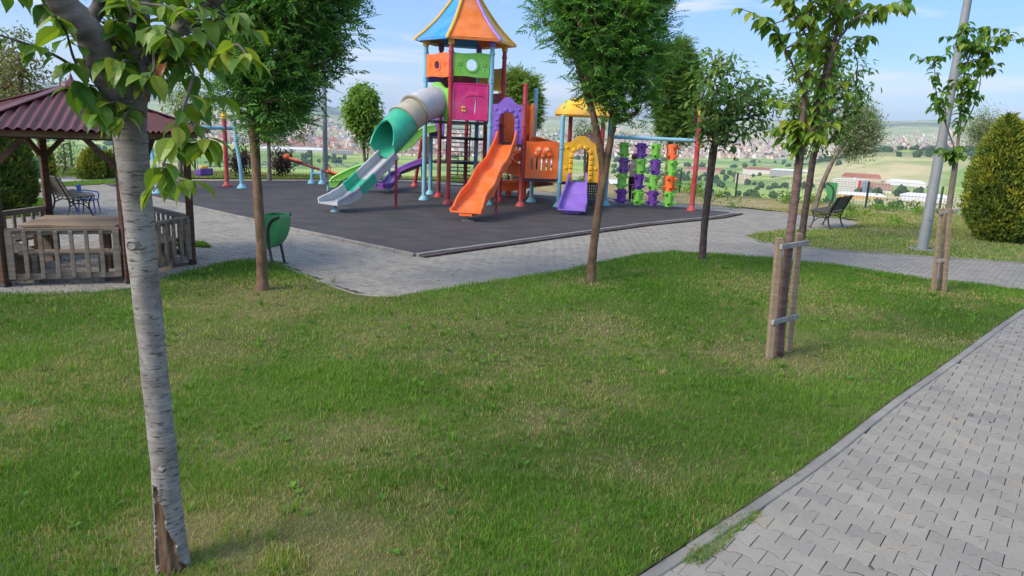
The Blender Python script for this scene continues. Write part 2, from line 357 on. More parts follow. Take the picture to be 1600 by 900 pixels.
# ---- plan of the park (metres)
def g2(*p): return [tuple(G(*q)[:2]) for q in p]
LAWN = [(-14, 5.2), (-9.2, 6.9)] + g2((0, 462), (110, 461), (200, 456), (262, 436), (330, 418), (372, 409), (402, 407), (436, 414), (470, 430), (520, 450), (568, 466), (600, 468), (650, 461), (720, 449), (800, 438), (880, 425), (950, 409), (1000, 399), (1050, 395), (1120, 399), (1210, 406), (1300, 415), (1380, 427), (1450, 439), (1530, 446), (1600, 456)) + [(9.2, 10.75), (9.35, 11.1)]
KERB = [(-2.4, 0.2), (-0.7, 1.8)] + g2((1010, 897), (1088, 847), (1186, 783), (1274, 723), (1391, 631), (1489, 563), (1562, 509), (1600, 484)) + [(8.6, 10.55), (9.35, 11.1)]
LAWN_POLY = LAWN + KERB[::-1] + [(-3, -2), (-16, -2)]
MAT = g2((650, 402), (450, 359), (250, 313), (160, 292)) + [(-10.9, 21.6), (-9.88, 22.4), (-3.9, 25.7), (-0.6, 24.3)] + g2((840, 308), (947, 317), (1060, 327), (1150, 335), (1120, 341), (1000, 353), (820, 378))
FAR_R = g2((1162, 371), (1185, 379), (1225, 386), (1300, 393), (1370, 398), (1440, 403), (1520, 408), (1600, 414)) + [(11.5, 13.3), (22, 13.5), (26, 15.9), (18.6, 20.0), (15, 22.1), (11.22, 24.1), (7.6, 26.0), (6.11, 27.0), (3.2, 29.3), (2, 30)] + g2((830, 298), (947, 311), (1000, 315), (1068, 320), (1160, 325), (1213, 331), (1255, 337), (1340, 345), (1338, 353), (1318, 358), (1262, 361), (1222, 361), (1185, 366))
PAVE = [(-16, 6.3), (-9, 6.6), (-4.6, 8.0), (-1.5, 8.3), (2, 10.5), (9.3, 10.5), (12, 9.2), (14, 13), (11.4, 13.4), (6.2, 15.2), (6.5, 16.6), (9.2, 18.4), (9.1, 20.2), (6.2, 22.2), (0.2, 25.6), (-3.8, 26.9), (-10.4, 23.3), (-13, 20.6), (-17, 18.3)]
PATHR = KERB[1:] + [(14.5, 9.5), (10.5, 7.6), (6.5, 4.0), (3.0, 0.2)]
def sheet(name, poly, z, mat, kind='structure'):
    mb = MB(); mb.add([(x, y, z) for x, y in poly], [tuple(range(len(poly)))])
    o = mb.build(name, mat); me = o.data
    if me.polygons and me.polygons[0].normal.z < 0: me.flip_normals()
    import bmesh
    bm = bmesh.new(); bm.from_mesh(me); bmesh.ops.triangulate(bm, faces=bm.faces[:]); bm.to_mesh(me); bm.free()
    return tag(o, kind=kind)
# soil of the lawns, dry in patches
m, nt, b = _nt('lawn_soil'); v = coords(nt, 'World'); f1 = noise(nt, v, 0.8, 5); f2 = noise(nt, v, 14, 6, .75)
c = ramp(nt, f1, [(0.38, (0.065, 0.095, 0.024)), (0.58, (0.14, 0.135, 0.06)), (0.72, (0.22, 0.165, 0.095))]); c = mixc(nt, ramp(nt, f2, [(.4, (0, 0, 0)), (.7, (.6, .6, .6))]), c, (0.06, 0.05, 0.028))
nt.links.new(c, b.inputs['Base Color']); b.inputs['Roughness'].default_value = 1; b.inputs['Specular IOR Level'].default_value = 0.05; bump(nt, b, f2, .8, .02); soil = m
sheet('lawn', LAWN_POLY, 0.030, soil); 
m, nt, b = _nt('dry_lawn_soil'); v = coords(nt, 'World'); f1 = noise(nt, v, .55, 6, .65); f2 = noise(nt, v, 14, 6, .75); s_ = nt.nodes.new('ShaderNodeSeparateXYZ'); nt.links.new(v, s_.inputs[0]); mr = nt.nodes.new('ShaderNodeMapRange'); mr.inputs[1].default_value = 15; mr.inputs[2].default_value = 21; mr.inputs[3].default_value = -.14; mr.inputs[4].default_value = .16; nt.links.new(s_.outputs['Y'], mr.inputs[0]); ad = nt.nodes.new('ShaderNodeMath'); nt.links.new(f1, ad.inputs[0]); nt.links.new(mr.outputs[0], ad.inputs[1])
c = ramp(nt, ad.outputs[0], [(0.36, (0.08, 0.12, 0.03)), (0.52, (0.19, 0.175, 0.075)), (0.64, (0.33, 0.265, 0.15))]); c = mixc(nt, ramp(nt, f2, [(.4, (0, 0, 0)), (.7, (.5,) * 3)]), c, (0.10, 0.085, 0.045)); nt.links.new(c, b.inputs['Base Color']); b.inputs['Roughness'].default_value = 1; bump(nt, b, f2, .5, .02); sheet('far_lawn', FAR_R, 0.030, m)
LEFT_G1 = g2((-60, 352), (0, 344), (40, 340), (80, 335), (78, 318), (62, 311), (0, 312), (-60, 314)); sheet('lawn_strip', LEFT_G1, 0.031, soil)
LEFT_G2 = [(-26, 17.8)] + g2((-40, 301), (45, 296), (110, 292), (165, 289)) + [(-11.2, 21.6), (-12.5, 22.1)] + g2((110, 286), (0, 291)) + [(-26, 18.6)]
sheet('lawn_verge', LEFT_G2, 0.031, soil)
LEFT_G3 = [(-30, 20.2), (-16, 20.6), (-12.3, 23.0), (-10.0, 23.9), (-3.7, 27.2), (0.2, 25.9), (2, 28.9), (.4, 30.4), (-1.8, 30.4), (-3.6, 28.0), (-9, 26.7), (-16, 25.4), (-30, 22.8)]; sheet('back_lawn', LEFT_G3, 0.030, soil)
sheet('path', [(-26, 18.55), (-13.5, 20.15), (-11.6, 22.2), (-12.3, 23.05), (-16, 20.65), (-30, 20.25)], 0.033, paint('pale_concrete', (0.34, 0.335, 0.32), 0.9, 0.12, 0.6, 0.1))
ISL = g2((255, 386), (330, 389), (322, 382), (262, 378)); sheet('grass_island', ISL, 0.031, soil)

# paving: joint sand and individual bone-shaped stones in one mesh
m, nt, b = _nt('paving_joint'); v = coords(nt, 'World'); f1 = noise(nt, v, 1.1, 5); c = ramp(nt, f1, [(0.45, (0.030, 0.028, 0.025)), (0.66, (0.075, 0.068, 0.03))]); nt.links.new(c, b.inputs['Base Color']); b.inputs['Roughness'].default_value = 1
sheet('paving_bed', PAVE, 0.0122, m); sheet('path_bed', PATHR, 0.0126, m)
m, nt, b = _nt('concrete_paver'); v = coords(nt, 'World'); a = nt.nodes.new('ShaderNodeAttribute'); a.attribute_name = 'tint'
c = ramp(nt, a.outputs['Fac'], [(0.0, (0.185, 0.177, 0.163)), (0.5, (0.243, 0.230, 0.206)), (0.85, (0.28, 0.263, 0.230)), (1.0, (0.265, 0.236, 0.19))])
f1 = noise(nt, v, 1.3, 6, .6); f2 = noise(nt, v, 60, 5, .8); f3 = noise(nt, v, 9, 6, .7)
c = mixc(nt, ramp(nt, f1, [(.42, (0, 0, 0)), (.75, (.55,) * 3)]), c, (0.17, 0.165, 0.15)); c = mixc(nt, ramp(nt, f2, [(.45, (0, 0, 0)), (.8, (.5,) * 3)]), c, (0.13, 0.13, 0.13)); c = mixc(nt, ramp(nt, f3, [(.60, (0, 0, 0)), (.72, (.6,) * 3)]), c, (0.10, 0.095, 0.08))
nt.links.new(c, b.inputs['Base Color']); b.inputs['Roughness'].default_value = .88; b.inputs['Specular IOR Level'].default_value = .25; bump(nt, b, f2, .35, .004); paver = m
def pavers(name, poly, excl, gk=1.0):
    l, wd = 0.181, 0.1245; U = np.array([0.785, -0.6195]); Vv = np.array([0.6195, 0.785])
    P_ = np.array(poly); o = np.array([1.482, 3.844]); q = (P_ - o)
    iu = np.arange(math.floor((q @ U).min() / l) - 1, math.ceil((q @ U).max() / l) + 2); iv = np.arange(math.floor((q @ Vv).min() / wd) - 1, math.ceil((q @ Vv).max() / wd) + 2)
    I, J = np.meshgrid(iu, iv, indexing='ij'); I = I.ravel(); J = J.ravel()
    C = o + ((I + 0.5 * (J % 2))[:, None] * l) * U + (J[:, None] * wd) * Vv
    k = pip(C, poly)
    px = 800 + F * C[:, 0] / np.maximum(C[:, 1], .5); k &= (C[:, 1] > 2.2) & (px > -700) & (px < 3400)
    for e in excl: k &= ~pip(C, e)
    C = C[k]; n = len(C); g = .0021 * gk; am = .0130
    up = [(-.5, am), (-.335, am), (-.165, -am), (.165, -am), (.335, am), (.5, am)]
    gv = .0042 * gk; out = [(u * (l - 2 * g), wd / 2 - gv + vv) for u, vv in up] + [(u * (l - 2 * g), -(wd / 2 - gv + vv)) for u, vv in up[::-1]]
    out = np.array(out); inn = out * np.array([1 - .0028 / l, 1 - .0034 / wd]); m_ = 12
    rot = RNG.normal(0, .008, n); dz = RNG.normal(0, .0009, n); tx = RNG.normal(0, .010, n); ty = RNG.normal(0, .010, n); jit = RNG.normal(0, .0007, (n, 2))
    def ring(loop, z):
        L = np.repeat(loop[None], n, 0); x = L[..., 0] * np.cos(rot)[:, None] - L[..., 1] * np.sin(rot)[:, None]; y = L[..., 0] * np.sin(rot)[:, None] + L[..., 1] * np.cos(rot)[:, None]
        xy = C[:, None] + jit[:, None] + x[..., None] * U + y[..., None] * Vv
        zz = z + dz[:, None] + tx[:, None] * L[..., 0] + ty[:, None] * L[..., 1]
        return np.concatenate([xy, zz[..., None]], -1)
    V = np.concatenate([ring(out, .0), ring(out, .0165), ring(inn, .0182)], 1).reshape(-1, 3)
    base = (np.arange(n) * 36)[:, None]; qd = []
    for r in (0, 12):
        for j in range(12): qd.append(base + np.array([[r + j, r + (j + 1) % 12, r + 12 + (j + 1) % 12, r + 12 + j]]))
    # top: 5 quads joining the two wavy sides
    for j in range(5): qd.append(base + np.array([[24 + j, 24 + j + 1, 24 + 11 - j - 1, 24 + 11 - j]]))
    qd = np.concatenate(qd, 0)
    tint = np.repeat(np.clip(RNG.normal(.55, .18, n), 0, 1), 36)
    me = mesh_np(name, V, qd[:, ::-1], tint)
    return tag(link(name, me, paver), kind='structure')
def inset(poly, d):
    c = np.mean(np.array(poly), 0); return [tuple(np.array(p) + (c - np.array(p)) / np.linalg.norm(c - np.array(p)) * d) for p in poly]
pavers('paving', PAVE, [inset(LAWN_POLY, .12), inset(MAT, .1)], 1.6)
pavers('path_paving', PATHR, [PAVE])
# kerbs: run of concrete blocks
def kerb(name, line, w_, z0, z1, L, mat):
    mb = MB(); pts = [np.array([*p, 0.0]) for p in line]; 
    d = [0]; 
    for a, b2 in zip(pts, pts[1:]): d.append(d[-1] + np.linalg.norm(b2 - a))
    n = max(1, int(d[-1] / L)); X = np.interp(np.linspace(0, d[-1], n + 1), d, [p[0] for p in pts]); Y = np.interp(np.linspace(0, d[-1], n + 1), d, [p[1] for p in pts])
    for i in range(n):
        a = np.array([X[i], Y[i], 0]); b2 = np.array([X[i + 1], Y[i + 1], 0]); t = (b2 - a) / np.linalg.norm(b2 - a); dz = random.gauss(0, .0015)
        mb.bar(a + t * .004 + (0, 0, (z0 + z1) / 2 + dz), b2 - t * .002 + (0, 0, (z0 + z1) / 2 + dz), w_ * random.uniform(.97, 1.03), z1 - z0, bev=.006)
    return tag(mb.build(name, mat), kind='structure')
m, nt, b = _nt('kerb_concrete'); v = coords(nt, 'World'); f1 = noise(nt, v, 2.2, 6); f2 = noise(nt, v, 70, 5, .8)
c = ramp(nt, f1, [(.35, (0.15, 0.147, 0.14)), (.7, (0.25, 0.24, 0.222))]); c = mixc(nt, ramp(nt, f2, [(.5, (0, 0, 0)), (.8, (.5,) * 3)]), c, (.09, .085, .08)); nt.links.new(c, b.inputs['Base Color']); b.inputs['Roughness'].default_value = .9; bump(nt, b, f2, .4, .004); kerbm = m
def offset(line, d):
    out = []
    for i in range(len(line)):
        a = np.array(line[max(i - 1, 0)]); b2 = np.array(line[min(i + 1, len(line) - 1)]); t = (b2 - a) / np.linalg.norm(b2 - a); out.append(tuple(np.array(line[i]) + d * np.array([t[1], -t[0]])))
    return out
kerb('path_kerb', offset(KERB, .036), .072, -.03, .030, .46, kerbm)
kerb('far_path_kerb', [(3.0, 0.2), (6.5, 4.0), (10.5, 7.6), (14.5, 9.5)], .072, -.03, .030, .46, kerbm)
kerb('lawn_kerb', offset(LAWN, .02), .05, -.03, .036, .5, kerbm)
kerb('mat_kerb', offset(MAT + [MAT[0]], -.03), .085, -.03, .068, .45, kerbm)
kerb('far_lawn_kerb', offset(FAR_R[:8], -.02), .06, -.03, .040, .5, kerbm)
# rubber safety mat: tiles with faint seams, reddish worn border
m, nt, b = _nt('rubber_mat'); v = coords(nt, 'World'); 
f1 = noise(nt, coords(nt, 'World', (1.2, 2.6, 1)), 1.1, 5, .6); f2 = noise(nt, v, 45, 4, .8)
c = ramp(nt, f1, [(.3, (0.022, 0.021, 0.022)), (.5, (0.035, 0.0335, 0.035)), (.70, (0.060, 0.054, 0.053))]); c = mixc(nt, ramp(nt, f2, [(.5, (0, 0, 0)), (.8, (.5,) * 3)]), c, (.085, .08, .085))
br = nt.nodes.new('ShaderNodeTexBrick'); br.offset = 0; br.inputs['Scale'].default_value = 1.0; br.inputs['Mortar Size'].default_value = .006; br.inputs['Brick Width'].default_value = .45; br.inputs['Row Height'].default_value = .45; br.inputs['Color1'].default_value = (0, 0, 0, 1); br.inputs['Color2'].default_value = (.35, .35, .35, 1); br.inputs['Mortar'].default_value = (1, 1, 1, 1)
mpr = nt.nodes.new('ShaderNodeMapping'); mpr.inputs['Rotation'].default_value = (0, 0, rad(40)); nt.links.new(v, mpr.inputs['Vector']); nt.links.new(mpr.outputs['Vector'], br.inputs['Vector'])
c = mixc(nt, br.outputs['Color'], c, (0.075, 0.06, 0.062)); nt.links.new(c, b.inputs['Base Color']); b.inputs['Roughness'].default_value = .8; b.inputs['Specular IOR Level'].default_value = .3; bump(nt, b, f2, .5, .006)
sheet('rubber_mat', MAT, .052, m)
redrub = paint('red_rubber', (0.065, 0.038, 0.039), .9, .3, 2, .2)
kerb('mat_border', offset(MAT[11:] + [MAT[0]], -.16)[0:], .10, .03, .056, .45, redrub)

# ------------------------------------------------------------------ grass blades (one mass)
grassm = leafmat('grass_blade', [(0.0, (0.038, 0.105, 0.009)), (0.3, (0.080, 0.20, 0.016)), (0.55, (0.135, 0.285, 0.026)), (0.70, (0.21, 0.31, 0.05)), (0.82, (0.34, 0.29, 0.125)), (1.0, (0.45, 0.36, 0.20))], .35, .6)
DRYP = [(*G(px, py)[:2], r, s) for px, py, r, s in ((560, 700, .35, .8), (450, 830, .45, .9), (540, 860, .4, .9), (300, 835, .35, .8), (860, 658, .35, .8), (1150, 553, .45, .8), (1240, 560, .5, .8), (420, 462, .6, .9), (480, 455, .5, .9), (330, 545, .6, .7), (430, 490, .5, .7), (940, 515, .5, .7), (800, 555, .6, .5), (930, 615, .4, .6), (640, 800, .3, .6), (1200, 450, .8, .6), (1480, 462, .5, .6), (560, 470, .4, .8), (30, 660, .3, .7), (990, 740, .35, .5), (230, 600, .3, .6), (1300, 490, .5, .5), (720, 520, .5, .5), (600, 520, .6, .4))]
def dryness(x, y):
    d = np.clip((fbm(x * .9 + 20, y * .9 + 20, 31) - .62) * 3.0, 0, .5)
    for (a, b2, r, s) in DRYP: d = np.maximum(d, 1.0 * s * np.exp(-(((x - a) ** 2 + (y - b2) ** 2) / (1.1 * r * r))) * (0.55 + .9 * vnoise(x * 9, y * 9, 77)))
    return np.clip(d * 1.2, 0, 1)
def blades(name, poly, n, hgt, wid, ymin, ymax, xr, z0=.03, excl=(), drybase=0.0, bright=0.0, stiff=.45):
    pa = np.array(poly); xr = (max(xr[0], pa[:, 0].min()), min(xr[1], pa[:, 0].max())); ymin = max(ymin, pa[:, 1].min()); ymax = min(ymax, pa[:, 1].max())
    x = RNG.uniform(xr[0], xr[1], n * 4); y = RNG.uniform(ymin, ymax, n * 4)
    P_ = np.stack([x, y], 1); px = 800 + F * x / np.maximum(y, .5); k = pip(P_, poly) & (px > -120) & (px < 1740)
    for e in excl: k &= ~pip(P_, e)
    P_ = P_[k][:n]; n = len(P_); x, y = P_[:, 0], P_[:, 1]
    dr = np.clip(dryness(x, y) + drybase * (0.4 + 1.2 * fbm(x * .7, y * .7, 5)), 0, 1)
    keep = RNG.random(n) > dr * .5; x, y, dr = x[keep], y[keep], dr[keep]; n = len(x)
    tuft = fbm(x * 3.1, y * 3.1, 12)
    h = hgt * RNG.uniform(.5, 1.25, n) * (0.55 + .95 * tuft) * (1 - .45 * dr); wv = wid * RNG.uniform(.7, 1.3, n)
    th = RNG.uniform(0, 2 * PI, n); lean = np.abs(RNG.normal(0, stiff, n)) * h; bd = RNG.uniform(0, 2 * PI, n)
    b0 = np.stack([x, y, np.full(n, z0 - .004)], 1); s_ = np.stack([np.cos(th), np.sin(th), np.zeros(n)], 1) * wv[:, None] / 2
    l1 = np.stack([np.cos(bd), np.sin(bd), np.zeros(n)], 1)
    mid = b0 + l1 * (lean * .35)[:, None] + np.array([0, 0, 1.0]) * (h * .6)[:, None]; tip = b0 + l1 * (lean * 1.15)[:, None] + np.array([0, 0, 1.0]) * h[:, None]
    V = np.stack([b0 - s_, b0 + s_, mid + s_ * .75, mid - s_ * .75, tip], 1)
    t = np.clip(RNG.normal(.36, .13, n) + (fbm(x * .55 + 7, y * .55, 41) - .5) * .55 + bright, 0.02, .68); isd = RNG.random(n) < dr * .9 + .035; t = np.where(isd, RNG.uniform(.68, 1.0, n), t)
    return V, t
def blade_obj(name, packs, label=None):
    V = np.concatenate([p[0] for p in packs]); t = np.concatenate([p[1] for p in packs]); n = len(V); b0 = np.arange(n) * 5
    Fq = np.concatenate([np.stack([b0, b0 + 1, b0 + 2], 1), np.stack([b0, b0 + 2, b0 + 3], 1), np.stack([b0 + 3, b0 + 2, b0 + 4], 1)])
    me = mesh_np(name, V.reshape(-1, 3), Fq, np.repeat(t, 5)); o = link(name, me, grassm); return tag(o, kind='stuff')
blade_obj('lawn_grass', [blades('', LAWN_POLY, 75000, .048, .0034, 2.7, 4.2, (-4, 3)), blades('', LAWN_POLY, 95000, .045, .0042, 4.2, 6.2, (-6, 5)), blades('', LAWN_POLY, 90000, .042, .0058, 6.2, 9, (-9, 7)), blades('', LAWN_POLY, 80000, .042, .0085, 9, 13.4, (-6, 10))])
blade_obj('far_grass', [blades('', FAR_R, 60000, .06, .012, 12, 22, (3, 17), drybase=.5), blades('', FAR_R, 16000, .07, .018, 19, 29, (0, 16), drybase=1.5), blades('', FAR_R, 14000, .07, .018, 17, 29, (8, 17), drybase=1.3), blades('', LEFT_G1, 9000, .05, .010, 10, 18, (-14, -7)), blades('', LEFT_G2, 8000, .05, .014, 16, 23, (-20, -10), bright=.1), blades('', LEFT_G3, 30000, .06, .018, 19, 30, (-24, 2), drybase=.25), blades('', ISL, 2500, .045, .008, 8, 16, (-8, 0))])
weed = [g2((1062, 884), (1090, 852), (1140, 815), (1190, 802), (1186, 812), (1150, 838), (1125, 868), (1090, 890)), g2((1225, 752), (1236, 744), (1252, 750), (1243, 762), (1228, 763))]
blade_obj('kerb_weeds', [blades('', weed[0], 2600, .034, .0035, 2.9, 4.4, (.6, 2.2), .016, drybase=.25), blades('', weed[1], 160, .03, .0035, 3.8, 4.7, (1.6, 2.4), .016, drybase=.2)])
tf = g2(*[(442 + 42 * math.cos(a) * (1 + .2 * math.sin(3 * a)), 888 + 24 * math.sin(a)) for a in np.linspace(0, 2 * PI, 14)[:-1]]); blade_obj('grass_tuft', [blades('', tf, 520, .085, .0046, 2.8, 3.6, (-2, 0), bright=.12, stiff=.3)])

# dry leaves lying about (one loose mass)
n = 150; lx = np.concatenate([RNG.uniform(1.0, 7.5, 90), RNG.uniform(-4, 5, 60)]); ly = np.concatenate([RNG.uniform(3, 9.5, 90), RNG.uniform(7, 16, 60)]); k = pip(np.stack([lx, ly], 1), PATHR) | (pip(np.stack([lx, ly], 1), PAVE) & ~pip(np.stack([lx, ly], 1), LAWN_POLY) & ~pip(np.stack([lx, ly], 1), MAT)); lx, ly = lx[k], ly[k]; n = len(lx)
th = RNG.uniform(0, 2 * PI, n); L_ = RNG.uniform(.012, .035, n); e1 = np.stack([np.cos(th), np.sin(th), RNG.uniform(-.1, .3, n)], 1) * L_[:, None]; e2 = np.stack([-np.sin(th), np.cos(th), RNG.uniform(-.2, .3, n)], 1) * L_[:, None] * .4; c0 = np.stack([lx, ly, np.full(n, .024)], 1)
V = np.stack([c0 - e1, c0 + e2, c0 + e1, c0 - e2], 1).reshape(-1, 3); b0 = np.arange(n) * 4; tag(link('leaf_litter', mesh_np('leaf_litter', V, np.stack([b0, b0 + 1, b0 + 2, b0 + 3], 1)), paint('dead_leaf', (.10, .06, .03), .9, .4, 2, .1)), kind='stuff')

def lawn_pts(n, y0, y1):
    P_ = np.stack([RNG.uniform(-8, 9, n * 4), RNG.uniform(y0, y1, n * 4)], 1); return P_[pip(P_, inset(LAWN_POLY, .25))][:n]
# taller tufts and flat broad-leaved weeds scattered in the turf
packs = []
C = lawn_pts(420, 2.9, 12); k = 16; n = len(C) * k; c = np.repeat(C, k, 0); th = RNG.uniform(0, 2 * PI, n); r = np.abs(RNG.normal(0, .022, n)); h = np.repeat(RNG.uniform(.045, .085, len(C)), k) * RNG.uniform(.6, 1.1, n); wv = np.repeat(.0036 + .0005 * C[:, 1], k)
b0 = np.stack([c[:, 0] + r * np.cos(th), c[:, 1] + r * np.sin(th), np.full(n, .028)], 1); ln = RNG.uniform(.15, .75, n) * h; d1 = np.stack([np.cos(th), np.sin(th), np.zeros(n)], 1); s_ = np.stack([-np.sin(th), np.cos(th), np.zeros(n)], 1) * wv[:, None] / 2
mid = b0 + d1 * (ln * .35)[:, None] + np.array([0, 0, 1.]) * (h * .6)[:, None]; tip = b0 + d1 * (ln * 1.3)[:, None] + np.array([0, 0, 1.]) * (h * .95)[:, None]
blade_obj('turf_tufts', [(np.stack([b0 - s_, b0 + s_, mid + s_ * .8, mid - s_ * .8, tip], 1), np.clip(np.repeat(RNG.normal(.42, .2, len(C)), k) + RNG.normal(0, .08, n), .02, .9))])
C = lawn_pts(320, 2.9, 9); k = 7; n = len(C) * k; th = np.tile(np.arange(k) * 2 * PI / k, len(C)) + RNG.normal(0, .25, n); sz = np.repeat(RNG.uniform(.018, .045, len(C)), k) * RNG.uniform(.7, 1.2, n); c = np.repeat(C, k, 0)
b0 = np.stack([c[:, 0], c[:, 1], np.full(n, .045)], 1); d1 = np.stack([np.cos(th), np.sin(th), RNG.uniform(.1, .7, n)], 1) * sz[:, None]; s_ = np.stack([-np.sin(th), np.cos(th), np.zeros(n)], 1) * sz[:, None] * .28
V = np.stack([b0, b0 + d1 * .55 + s_, b0 + d1, b0 + d1 * .55 - s_], 1).reshape(-1, 3); q = np.arange(n) * 4; o = link('turf_weeds', mesh_np('turf_weeds', V, np.stack([q, q + 1, q + 2, q + 3], 1), np.repeat(np.clip(np.repeat(RNG.normal(.25, .12, len(C)), k), 0, .6), 4)), grassm); tag(o, kind='stuff')

# ------------------------------------------------------------------ play structure (one thing, many parts)
ZM = .052
ps = empty('play_structure', (-0.6, 20.0, ZM), 'big colourful play tower with slides, bridge and hanging drums on dark rubber mat', 'play structure')
def L3(p): return np.array(p, float)
def part(mb, name, mat, parent=None, smooth=True):
    return mb.build(name, mat, parent or ps, smooth=smooth, world=True)
def pole(x, y, top, mat, capmat=None, r=.058, footmat=None, z0=ZM, rings=()):
    mb = MB(); mb.lathe([(r, z0 + .03), (r, top), (r * .6, top + .02)], (x, y, 0), 14)
    for zr in rings: mb.lathe([(r, zr - .035), (r + .014, zr - .03), (r + .014, zr + .03), (r, zr + .035)], (x, y, 0), 14)
    o = part(mb, 'pole', mat)
    f = MB(); f.lathe([(.145, z0), (.145, z0 + .018), (.125, z0 + .05), (.088, z0 + .10), (r + .004, z0 + .125)], (x, y, 0), 18)
    part(f, 'foot', footmat or mat, o)
    if capmat:
        c = MB(); c.lathe([(r + .004, top - .14), (r + .022, top - .13), (r + .022, top + .03)], (x, y, 0), 14); part(c, 'cap', capmat, o)
    return o
TC = np.array([-1.5, 20.15]); TR = 1.06
def hexv(k, r=TR, a0=14): a = rad(a0 + 60 * k); return TC + r * np.array([math.cos(a), math.sin(a)])
HV = [hexv(k) for k in range(6)]
DK = 2.2
rg = (2.12, 3.22, 3.30, 3.92)
pole(*HV[0], 4.22, red, yellow, rings=rg); pole(*HV[1], 4.22, blue, purple, rings=rg); pole(*HV[2], 4.22, darkred, deep_purple, rings=rg, footmat=red)
pole(*HV[3], 4.22, blue, yellow, rings=rg); pole(*HV[4], 4.22, red, yellow, rings=rg); pole(*HV[5], 4.22, blue, purple, rings=rg)
# pagoda roof: six concave panels with shingle relief, ribs between
prof = [(1.33, 4.20), (1.30, 4.26), (1.08, 4.45), (.80, 4.73), (.56, 5.03), (.40, 5.25), (.28, 5.45), (.17, 5.7), (.09, 5.9)]
pr_r = np.array([p[0] for p in prof]); pr_z = np.array([p[1] for p in prof])
roof = MB(); inner = [(r * .93, z - .05) for r, z in prof]
rootroof = None
pmats = {3: cyan, 4: roofor, 5: roofyel, 0: roofor, 1: cyan, 2: darkred}
NP = 28
for k in range(6):
    mb = MB(); a, b2 = rad(14 + 60 * k), rad(74 + 60 * k); grid = []
    zs = np.linspace(0, 1, NP * 2 + 1)
    for s_i in range(NP):
        for e in (0, 1):
            t = (s_i + e) / NP; zz = 4.27 + (5.9 - 4.27) * t; r = np.interp(zz, pr_z, pr_r) + (.005 if e == 0 else -.003)
            row = []
            for u in np.linspace(0, 1, 9):
                pa = TC + r * np.array([math.cos(a), math.sin(a)]); pb = TC + r * np.array([math.cos(b2), math.sin(b2)])
                p = pa * (1 - u) + pb * u; p = TC + (p - TC) * (1 + .035 * math.sin(PI * u)); row.append((*p, zz))
            grid.append(row)
    vs = [p for row in grid for p in row]; mb.add(vs, [(i * 9 + j, i * 9 + j + 1, (i + 1) * 9 + j + 1, (i + 1) * 9 + j) for i in range(len(grid) - 1) for j in range(8)])
    # thick rim and soffit
    A0 = [TC + 1.33 * np.array([math.cos(x), math.sin(x)]) for x in (a, b2)]; A1 = [TC + 1.06 * np.array([math.cos(x), math.sin(x)]) for x in (a, b2)]
    mb.add([(*A0[0], 4.275), (*A0[1], 4.275), (*A0[1], 4.20), (*A0[0], 4.20), (*A1[0], 4.22), (*A1[1], 4.22), (*TC, 5.5)], [(3, 2, 1, 0), (2, 3, 4, 5), (5, 4, 6)])
    o = part(mb, 'roof', pmats[k], smooth=False)
    o['label'] = {3: 'blue', 4: 'orange', 5: 'yellow', 0: 'orange', 1: 'blue', 2: 'dark red'}[k] + ' roof panel'
    rb = MB(); pts = [(*(TC + (r + .02) * np.array([math.cos(a), math.sin(a)])), z + .012) for r, z in prof]
    rb.tube(spline(pts, 3), .042, 8); part(rb, 'rib', {3: roofyel, 4: yellow, 5: purple, 0: roofyel, 1: purple, 2: yellow}[k], o)
sf = MB(); v0 = [(*hexv(k, 1.29), 4.215) for k in range(6)] + [(*hexv(k, .55), 4.9) for k in range(6)]; sf.add(v0, [(k, (k + 1) % 6, 6 + (k + 1) % 6, 6 + k) for k in range(6)] + [(11, 10, 9, 8, 7, 6)]); part(sf, 'soffit', paint('shaded_soffit', (.20, .075, .025), .6), smooth=False)  # added cone in darkened roof orange: shade under the roof painted in
fin = MB(); fin.lathe([(.11, 5.86), (.13, 5.92), (.10, 6.0), (.06, 6.06), (.08, 6.13), (.02, 6.2)], (*TC, 0), 12); part(fin, 'finial', yellow)
def hexplate(z, th, r=TR + .03):
    mb = MB(); v0 = [(*hexv(k, r), z) for k in range(6)]; v1 = [(x, y, z + th) for x, y, _ in v0]
    return mb.add(v0 + v1, [(5, 4, 3, 2, 1, 0), (6, 7, 8, 9, 10, 11)] + [(k, (k + 1) % 6, 6 + (k + 1) % 6, 6 + k) for k in range(6)])
part(hexplate(DK - .075, .075, TR - .02), 'deck', black, smooth=False)
def edge_frame(p, q, inset_=.065):
    p = np.array(p); q = np.array(q); d = (q - p) / np.linalg.norm(q - p); L = np.linalg.norm(q - p) - 2 * inset_
    return p + d * inset_, d, L
def circ(cx, cy, r, n=32, a0=PI / 4): return [(cx + r * math.cos(a0 + 2 * PI * i / n), cy + r * math.sin(a0 + 2 * PI * i / n)) for i in range(n)]
def rectloop(L, z0, z1, n=32, wav=0.0):
    out = []; q = n // 4
    cs = [(L, z1), (0, z1), (0, z0), (L, z0)]
    for i in range(4):
        a = cs[i]; b2 = cs[(i + 1) % 4]
        for j in range(q):
            t = j / q; x = a[0] + (b2[0] - a[0]) * t; z = a[1] + (b2[1] - a[1]) * t
            if i in (0, 2): z += wav * math.sin(2 * PI * t * 1.0) * (1 if i == 0 else .7)
            out.append((x, z))
    return out
EZ = np.array([0, 0, 1.0])
